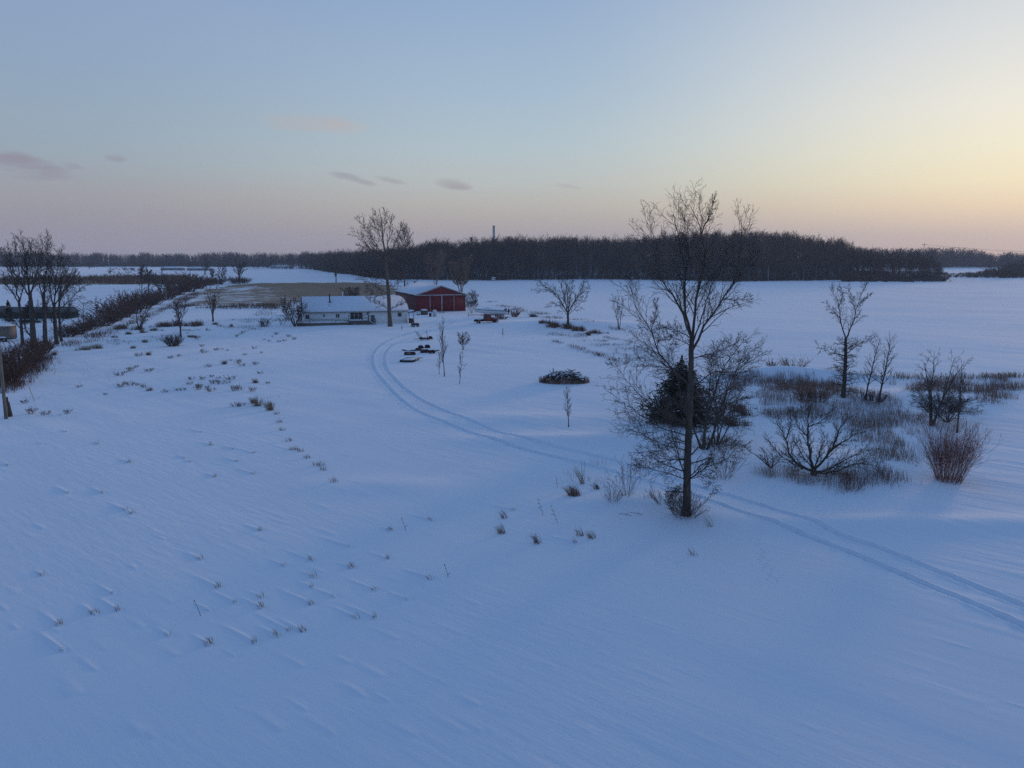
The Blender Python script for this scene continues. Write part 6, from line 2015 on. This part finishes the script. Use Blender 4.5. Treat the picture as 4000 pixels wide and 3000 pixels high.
# --- things beside the barn doors
g = GS(1698, 1236)
h_ = P(1698, 1209, g[1])[2] - g[2]
fz = empty('fuel_tank', g, 0, 'white upright tank with a rounded top by the barn doors', 'tank')
MB().tube([(0, 0, 0), (0, 0, h_ - 0.25), (0, 0, h_ - 0.1), (0, 0, h_)], [0.45, 0.45, 0.38, 0.12], 18).build('body', M['tank_white'], fz, True)
MB().tube([(0, 0, -0.1), (0, 0, 0.08)], [0.48, 0.48], 18).build('base_ring', M['trim_grey'], fz)
g = GS(1657, 1230)
bx_ = empty('wood_crate', g, 0.2, 'weathered wooden crate topped with thick snow by the barn', 'crate')
wv = 26 / F * g[1]
MB().box(-wv / 2, wv / 2, -0.5, 0.5, 0, 1.1).box(-wv / 2 - 0.04, -wv / 2, -0.53, -0.4, 0, 1.15).box(wv / 2, wv / 2 + 0.04, -0.53, -0.4, 0, 1.15).box(-wv / 2, wv / 2, -0.53, -0.5, 0.5, 0.6).build('body', M['wood_grey'], bx_)
MB().blob((0, 0, 1.08), (wv / 2 + 0.05, 0.6, 0.35), rg, 14, 0.06).build('snow_cap', M['snowcap'], bx_, True)
g = GS(1634, 1232)
pt = empty('gas_tank', g, 0.3, 'small round white gas tank left of the snow-topped crate', 'tank')
MB().loft([[(x, r_ * math.cos(a), 0.55 + r_ * math.sin(a)) for a in np.linspace(0, 6.283, 13)[:-1]] for x, r_ in ((-0.62, 0.05), (-0.58, 0.28), (-0.4, 0.45), (0.4, 0.45), (0.58, 0.28), (0.62, 0.05))]).build('body', M['tank_white'], pt, True)
MB().box(-0.35, -0.25, -0.3, 0.3, 0, 0.2).box(0.25, 0.35, -0.3, 0.3, 0, 0.2).build('feet', M['dark_metal'], pt)
MB().tube([(0, 0, 0.98), (0, 0, 1.12)], 0.1, 10).build('valve_cap', M['rust'], pt)
g = GS(1681, 1237)
ba = empty('rusty_barrel', g, 0, 'short rusty barrel between the crate and the white tank', 'barrel')
MB().tube([(0, 0, 0), (0, 0, 0.3), (0, 0, 0.62), (0, 0, 0.9)], [0.28, 0.3, 0.3, 0.28], 14).build('body', M['rust'], ba, True)
MB().blob((0, 0, 0.88), (0.26, 0.26, 0.12), rg, 10).build('snow_cap', M['snowcap'], ba, True)
g = GS(1726, 1223)
ra = empty('iron_stand', g, 0, 'low dark iron stand against the middle of the barn doors', 'stand')
MB().box(-0.6, 0.6, -0.3, 0.3, 0.25, 0.36).build('top', M['dark_metal'], ra)
for k in (-0.5, 0.5):
    MB().box(k - 0.05, k + 0.05, -0.25, 0.25, -0.05, 0.25).build('leg', M['dark_metal'], ra)
MB().blob((0, 0, 0.35), (0.5, 0.28, 0.08), rg, 10).build('snow_cap', M['snowcap'], ra, True)
g = GS(1606, 1222)
pl_ = empty('lumber_pile', g, 0.3, 'snow-covered scrap heap between the house and barn', 'scrap')
mb = MB()
for i in range(8):
    mb.bar((rg.uniform(-1.2, -.3), rg.uniform(-.5, .6), rg.uniform(0.1, .5)), (rg.uniform(.3, 1.2), rg.uniform(-.5, .6), rg.uniform(.1, .6)), 0.14)
mb.build('planks', M['wood_brown'], pl_)
MB().blob((-0.1, 0.1, 0.25), (1.1, 0.6, 0.5), rg, 12, 0.25).build('snow_cap', M['snowcap'], pl_, True)
# garden tractor by the house corner
g = GS(1622, 1276)
gt = empty('garden_tractor', g, 0.5, 'snow-covered garden tractor by the right corner of the house', 'tractor')
MB().box(-0.3, 0.75, -0.3, 0.3, 0.35, 0.75).box(-0.75, -0.3, -0.3, 0.3, 0.35, 0.6).build('body', M['rust'], gt)
MB().box(-0.75, -0.35, -0.22, 0.22, 0.6, 0.75).box(-0.8, -0.72, -0.22, 0.22, 0.72, 1.05).build('seat', M['dark_metal'], gt)
for (xx, yy, r_) in ((-0.5, -0.42, 0.3), (-0.5, 0.42, 0.3), (0.55, -0.38, 0.2), (0.55, 0.38, 0.2)):
    MB().wheel((xx, yy, r_ - 0.03), (0, 1, 0), r_, r_ * 0.45, 0.2, 12).build('wheel', M['rubber'], gt, True)
MB().bar((-0.2, 0, 0.7), (-0.35, 0, 1.05), 0.05).wheel((-0.36, 0, 1.06), (-0.5, 0, 1), 0.18, 0.14, 0.04, 12).build('steering_wheel', M['dark_metal'], gt)
MB().blob((0.2, 0, 0.74), (0.5, 0.3, 0.16), rg, 10).blob((-0.55, 0, 0.76), (0.2, 0.2, 0.08), rg, 8).build('snow_cap', M['snowcap'], gt, True)
g = GS(1570, 1288)
mb = MB().tube([(0, 0, -0.1), (0.02, 0, 0.6)], 0.06, 8)
mb.box(-0.09, 0.11, -0.05, 0.05, 0.52, 0.66)
tag(mb.build('marker_post', M['dark_metal'], None, False, g), 'little dark stub post in the snow before the house corner', 'post')

# --- scrap farm machinery beside the driveway
GM = 'scrap farm machinery beside the driveway'
g = GS(1658, 1328)
m1 = empty('cultivator', g - np.array((0, 0, 0.17)), 0.2, 'rusty cultivator with a raised lever, farthest of the scrap machinery', 'machinery', GM)
MB().box(-0.9, 0.9, -0.35, 0.35, 0.35, 0.6).bar((-0.8, 0.2, 0.5), (-1.5, 0.3, 1.7), 0.09).bar((-0.4, 0, 0.6), (-1.2, 0.2, 1.5), 0.07).bar((0.6, 0.2, 0.5), (0.35, 0.5, 1.9), 0.07).bar((-1.9, 0, 0.4), (-0.6, 0, 0.4), 0.07).build('frame', M['rust'], m1)
mb = MB()
for k in range(5):
    x = -0.7 + k * 0.38
    mb.tube([(x, -0.3, 0.5), (x, -0.5, 0.4), (x + 0.05, -0.55, 0.15), (x + 0.1, -0.4, -0.05)], 0.05, 6)
mb.build('tines', M['rust'], m1)
for k in (-0.55, 0.6):
    MB().wheel((k, 0.5, 0.35), (1, 0.2, 0), 0.4, 0.3, 0.12, 14).build('wheel', M['rust'], m1)
MB().extrude([(0.6, 0.35), (1.5, 0.3), (1.35, 0.75), (0.9, 0.85)], -0.2, 0.2).build('mouldboard', M['rust'], m1)
MB().blob((0.2, 0, 0.6), (0.5, 0.3, 0.1), rg, 10).build('snow_cap', M['snowcap'], m1, True)
g = GS(1663, 1360)
m2 = empty('wheel_axle', g - np.array((0, 0, 0.17)), 0.9, 'old axle with two snow-capped tyres', 'machinery', GM)
for (yy, xx) in ((-0.1, 0.3), (0.15, -0.95)):
    w = MB().wheel((xx, yy, 0.38), (0.8, 0.4, 0.3), 0.45, 0.22, 0.25, 16).build('wheel', M['rubber'], m2, True)
    MB().disc((xx, yy, 0.38), (0.8, 0.4, 0.3), 0.22, 0.1, 12).build('rim', M['rust'], w)
MB().tube([(-1.2, 0.2, 0.35), (0.5, -0.15, 0.35)], 0.08, 8).build('axle', M['rust'], m2)
MB().blob((0.2, -0.1, 0.72), (0.3, 0.3, 0.12), rg, 9).blob((-0.95, 0.1, 0.72), (0.3, 0.28, 0.12), rg, 9).build('snow_cap', M['snowcap'], m2, True)
g = GS(1612, 1370)
m3 = empty('drawbar', g - np.array((0, 0, 0.17)), 0.12, 'long dark drawbar lying in snow with a hump wheel', 'machinery', GM)
MB().bar((-1.6, 0.1, 0.35), (-0.6, -0.3, 0.12), 0.16).bar((-0.6, -0.3, 0.12), (2.0, 0.35, 0.4), 0.2, 0.22).build('beam', M['dark_metal'], m3)
MB().wheel((0.75, 0.05, 0.25), (0.1, 1, 0.3), 0.42, 0.2, 0.2, 14).build('wheel', M['rust'], m3, True)
MB().blob((0.2, 0.1, 0.3), (0.7, 0.2, 0.09), rg, 9).build('snow_cap', M['snowcap'], m3, True)
g = GS(1662, 1377)
m4 = empty('engine_block', g - np.array((0, 0, 0.17)), 0.35, 'rust-red engine on skids with a long A-shaped tow frame', 'machinery', GM)
MB().box(-0.75, 0.6, -0.35, 0.35, 0.1, 0.55).box(-0.4, 0.3, -0.25, 0.25, 0.55, 0.72).tube([(0.1, -0.36, 0.35), (0.1, -0.5, 0.35)], 0.25, 12).build('body', M['rust'], m4)
MB().bar((0.5, 0.3, 0.4), (2.4, 0.2, 0.45), 0.08).bar((0.5, -0.3, 0.4), (2.4, 0.2, 0.45), 0.08).build('tow_frame', M['dark_metal'], m4)
MB().blob((-0.1, 0.0, 0.7), (0.6, 0.32, 0.14), rg, 10).build('snow_cap', M['snowcap'], m4, True)
g = GS(1688, 1380)
m5 = empty('dump_rake', g - np.array((0, 0, 0.17)), 0.5, 'small dark wheel with a pointed tow frame, right of the red engine', 'machinery', GM)
MB().wheel((0, 0, 0.32), (0.5, 1, 0.2), 0.46, 0.1, 0.22, 16).build('wheel', M['rubber'], m5, True)
MB().bar((0, 0.1, 0.35), (1.4, 0.4, 0.5), 0.07).bar((0, -0.2, 0.35), (1.4, 0.4, 0.5), 0.07).bar((-0.7, -0.3, 0.1), (0.3, -0.25, 0.2), 0.1).build('tow_frame', M['dark_metal'], m5)
MB().blob((-0.2, 0, 0.72), (0.3, 0.25, 0.09), rg, 9).build('snow_cap', M['snowcap'], m5, True)
g = GS(1601, 1386)
m6 = empty('seed_drill', g - np.array((0, 0, 0.17)), 0.05, 'rusty seed hopper with snow inside, behind the flat wagon box', 'machinery', GM)
w2 = 0.72
MB().box(-w2, w2, 0.25, 0.32, 0.1, 0.6).box(-w2, w2, -0.32, -0.25, 0.1, 0.45).box(-w2, -w2 + 0.07, -0.25, 0.25, 0.1, 0.6).box(w2 - 0.07, w2, -0.25, 0.25, 0.1, 0.6).box(-w2 + .07, w2 - .07, -0.25, 0.25, 0.1, 0.16).build('hopper', M['rust'], m6)
MB().blob((-0.2, 0, 0.2), (0.55, 0.24, 0.26), rg, 10).build('snow_fill', M['snowcap'], m6, True)
MB().wheel((-0.8, 0.0, 0.25), (1, 0, 0), 0.34, 0.26, 0.08, 14).build('wheel', M['rust'], m6)
MB().wheel((0.8, 0.0, 0.25), (1, 0, 0), 0.34, 0.26, 0.08, 14).build('wheel', M['rust'], m6)
g = GS(1600, 1410)
m7 = empty('wagon_box', g, -0.1, 'flat wagon box filled with snow, nearest of the scrap machinery', 'machinery', GM)
a_ = np.array([(-1.05, -0.7), (0.75, -0.75), (1.05, 0.75), (-0.75, 0.75)])
a_ = a_ * np.array([1.0, 1.9])
mb = MB()
for i in range(4):
    p, q = a_[i], a_[(i + 1) % 4]
    mb.bar((p[0], p[1], 0.12), (q[0], q[1], 0.16), 0.07, 0.3)
mb.build('side_board', M['dark_metal'], m7)
MB().add([(x * .95, y * .95, z) for z in (0.0, 0.25) for x, y in a_], [(3, 2, 1, 0), (4, 5, 6, 7), (0, 1, 5, 4), (1, 2, 6, 5), (2, 3, 7, 6), (3, 0, 4, 7)]).build('snow_fill', M['snowcap'], m7)
MB().bar((1.0, 0.6, 0.35), (1.7, 0.65, 0.4), 0.08).build('tongue', M['rust'], m7)

# --- brush pile
g = GS(2205, 1494)
bp_ = empty('brush_pile', g, 0, 'oval heap of logs and branches under snow in the yard', 'brush pile')
wp = 195 / F * g[1] / 2
mb, sn = MB(), MB()
for i in range(120):
    a = rg.uniform(0, 6.28)
    q = math.sqrt(rg.random()) * 0.9
    zt_ = 1.35 * math.sqrt(max(0, 1 - q * q)) * rg.uniform(0.35, 1.0)
    c = np.array((math.cos(a) * q * wp * .85, math.sin(a) * q * wp * .55, zt_ + 0.08))
    d = np.array((rg.uniform(-1, 1), rg.uniform(-.7, .7), rg.uniform(-.35, .3)))
    d /= np.linalg.norm(d)
    L_ = rg.uniform(0.35, 0.95)
    p1, p2 = c - d * L_, c + d * L_
    p1[2], p2[2] = max(p1[2], 0.05), max(p2[2], 0.05)
    mid = (p1 + p2) / 2 + (rg.uniform(-.1, .1), 0, rg.uniform(0, .12))
    r_ = rg.uniform(0.02, 0.055)
    mb.tube([p1, mid, p2], [r_, r_ * 1.1, r_ * .6], 6)
    if rg.random() < 0.4 and zt_ > 0.5:
        sn.tube([p1 * .8 + mid * .2 + (0, 0, r_ * .9), mid + (0, 0, r_ * 1.1), p2 * .8 + mid * .2 + (0, 0, r_ * .9)], [r_ * .4, r_ * .9, r_ * .4], 6)
mb.tube([(0.5, -.8, .5), (1.6, -1.0, .35), (2.4, -1.1, .12)], [0.09, 0.08, 0.06], 8)
mb.build('logs', M['bark_dark'], bp_, True)
for i in range(22):
    bxx, byy = rg.uniform(-.75, .75), rg.uniform(-.55, .5)
    sn.blob((bxx * wp, byy * wp * .6, 1.2 * math.sqrt(max(0.02, 1 - bxx * bxx - byy * byy)) - .12), (rg.uniform(.15, .42), rg.uniform(.15, .35), rg.uniform(.08, .2)), rg, 9, 0.3)
sn.build('snow_cover', M['snowcap'], bp_, True)
st, l1, l2 = shrub_mesh(np.random.RandomState(901), 60, 1.1, wp * 1.5, 1.3, 0.0, 5, 0.018, 0.012)
Vv, Qq = join([tubes(*st, 4), tubes(*l1, 3), ribbons(*l2, nr)])
mk('branches', Vv * np.array([1, .55, .85]), [Qq], M['twig'], bp_)
a = nr.rand(900) * 6.283
q = np.sqrt(nr.uniform(.55, 1.05, 900))
Vv, Qq = blades(nr, np.stack([np.cos(a) * q * wp, np.sin(a) * q * wp * .55, np.full(900, -.03)], 1), 0.75, WD * .2, 0.016, 3, 0.3)
mk('grass_skirt', Vv, [Qq], M['grass_rust'], bp_)

# --- left edge: pole, post, marker, box trailer
g = GS(24, 1637, 0.2)
pole = empty('utility_pole', g, 0, 'weathered wooden utility pole leaning left at the picture edge', 'pole')
tv_ = P(-2, 1372, g[1]) - g
tv_ = tv_ / tv_[2]
MB().tube([(0, 0, 0), tv_ * 5, tv_ * 11], [0.15, 0.135, 0.11], 12).build('shaft', M['wood_pole'], pole, True)
top_ = tv_ * 10.3
MB().box(top_[0] - 1.2, top_[0] + 1.2, top_[1] - 0.06, top_[1] + 0.06, top_[2] - 0.07, top_[2] + 0.07).build('crossarm', M['wood_pole'], pole)
MB().tube([(-0.5, 0.1, 2.6), (-0.62, 0.1, 2.0)], 0.02, 6).tube([(-0.62, 0.1, 2.0), (-0.15, 0.05, 3.3)], 0.02, 6).build('guy_wire', M['dark_metal'], pole)
g = GS(38, 1628, 0.1)
ps = empty('fence_post', g, 0, 'short dark wooden post with leaning broken boards beside the pole', 'post')
MB().tube([(0, 0, 0), (-0.16, 0.05, 1.9)], [0.13, 0.12], 9).build('post', M['wood_brown'], ps, True)
MB().bar((0.25, 0, 0), (0.02, 0.05, 1.45), 0.12, 0.05).bar((-0.12, -.15, 0), (-.05, -0.12, 1.1), 0.12, 0.05).build('board', M['wood_pole'], ps)
g = GS(136, 1566, 0.05)
tp3 = P(113, 1511, g[1]) - g
mk_ = MB().tube([(0, 0, 0), tp3], [0.028, 0.028], 8)
mk_.tube([tp3, tp3 * 1.01], [0.034, 0.034], 8)
tag(mk_.build('guy_marker', M['yellow'], None, False, g), 'slanted yellow plastic guy marker in the snow right of the pole', 'marker')
g = GS(35, 1336, 0.05)
bx2 = empty('box_trailer', g, 0, 'tan box trailer cut by the left edge behind the rust hedge', 'trailer')
ht = P(35, 1276, g[1])[2] - g[2]
MB().box(-6.0, 0, 0, 2.4, 0.55, ht).box(-6.0, 0.03, -0.03, 2.43, ht - 0.12, ht - 0.02).build('body', M['tan_box'], bx2)
MB().box(-5.95, -0.05, 0.05, 2.35, ht, ht + 0.12).build('roof_snow', M['snowcap'], bx2)
for xx in (-0.75, -1.7):
    w = MB().wheel((xx, 0.05, 0.4), (0, 1, 0), 0.42, 0.2, 0.28, 14).build('wheel', M['rubber'], bx2, True)
    MB().disc((xx, 0.05, 0.4), (0, 1, 0), 0.21, 0.2, 12).build('rim', M['trim_grey'], w)
MB().blob((-0.9, -0.1, 0.75), (0.6, 0.25, 0.25), rg, 10).build('wheel_snow', M['snowcap'], bx2, True)
MB().box(-6, 0, 0.3, 2.1, 0.4, 0.55).build('chassis', M['dark_metal'], bx2)
# small twigs on the snow
for i, (px, py, lab) in enumerate(((*z8(1200, 690), 'thin fallen twig on the snow left of the tallest trunk'), (*z8(1300, 682), 'second fallen twig on the snow nearer the tallest trunk'))):
    mb = MB().tube([(-0.35, 0.2, 0.03), (0, 0, 0.05), (0.35, -0.25, 0.02)], [0.008, 0.011, 0.008], 5).tube([(0, 0, 0.05), (0.2, 0.15, 0.06)], [0.008, 0.004], 5)
    tag(mb.build('fallen_twig', M['bark_dark'], None, False, GS(px, py)), lab, 'twig')

# ----------------------------------------------------------------- haze
hz = MB().box(-2800, 2800, -2800, 2800, -6, 84).build('haze', M['snow'])
hm = bpy.data.materials.new('haze_air')
hm.use_nodes = True
ht_ = hm.node_tree
ht_.nodes.clear()
pv = nd(ht_, 'ShaderNodeVolumePrincipled')
pv.inputs['Color'].default_value = (0.96, 0.95, 0.97, 1)
pv.inputs['Density'].default_value = 0.00014
pv.inputs['Anisotropy'].default_value = 0.2
oo = nd(ht_, 'ShaderNodeOutputMaterial')
ht_.links.new(pv.outputs[0], oo.inputs['Volume'])
hz.data.materials.clear()
hz.data.materials.append(hm)
tag(hz, kind='stuff')
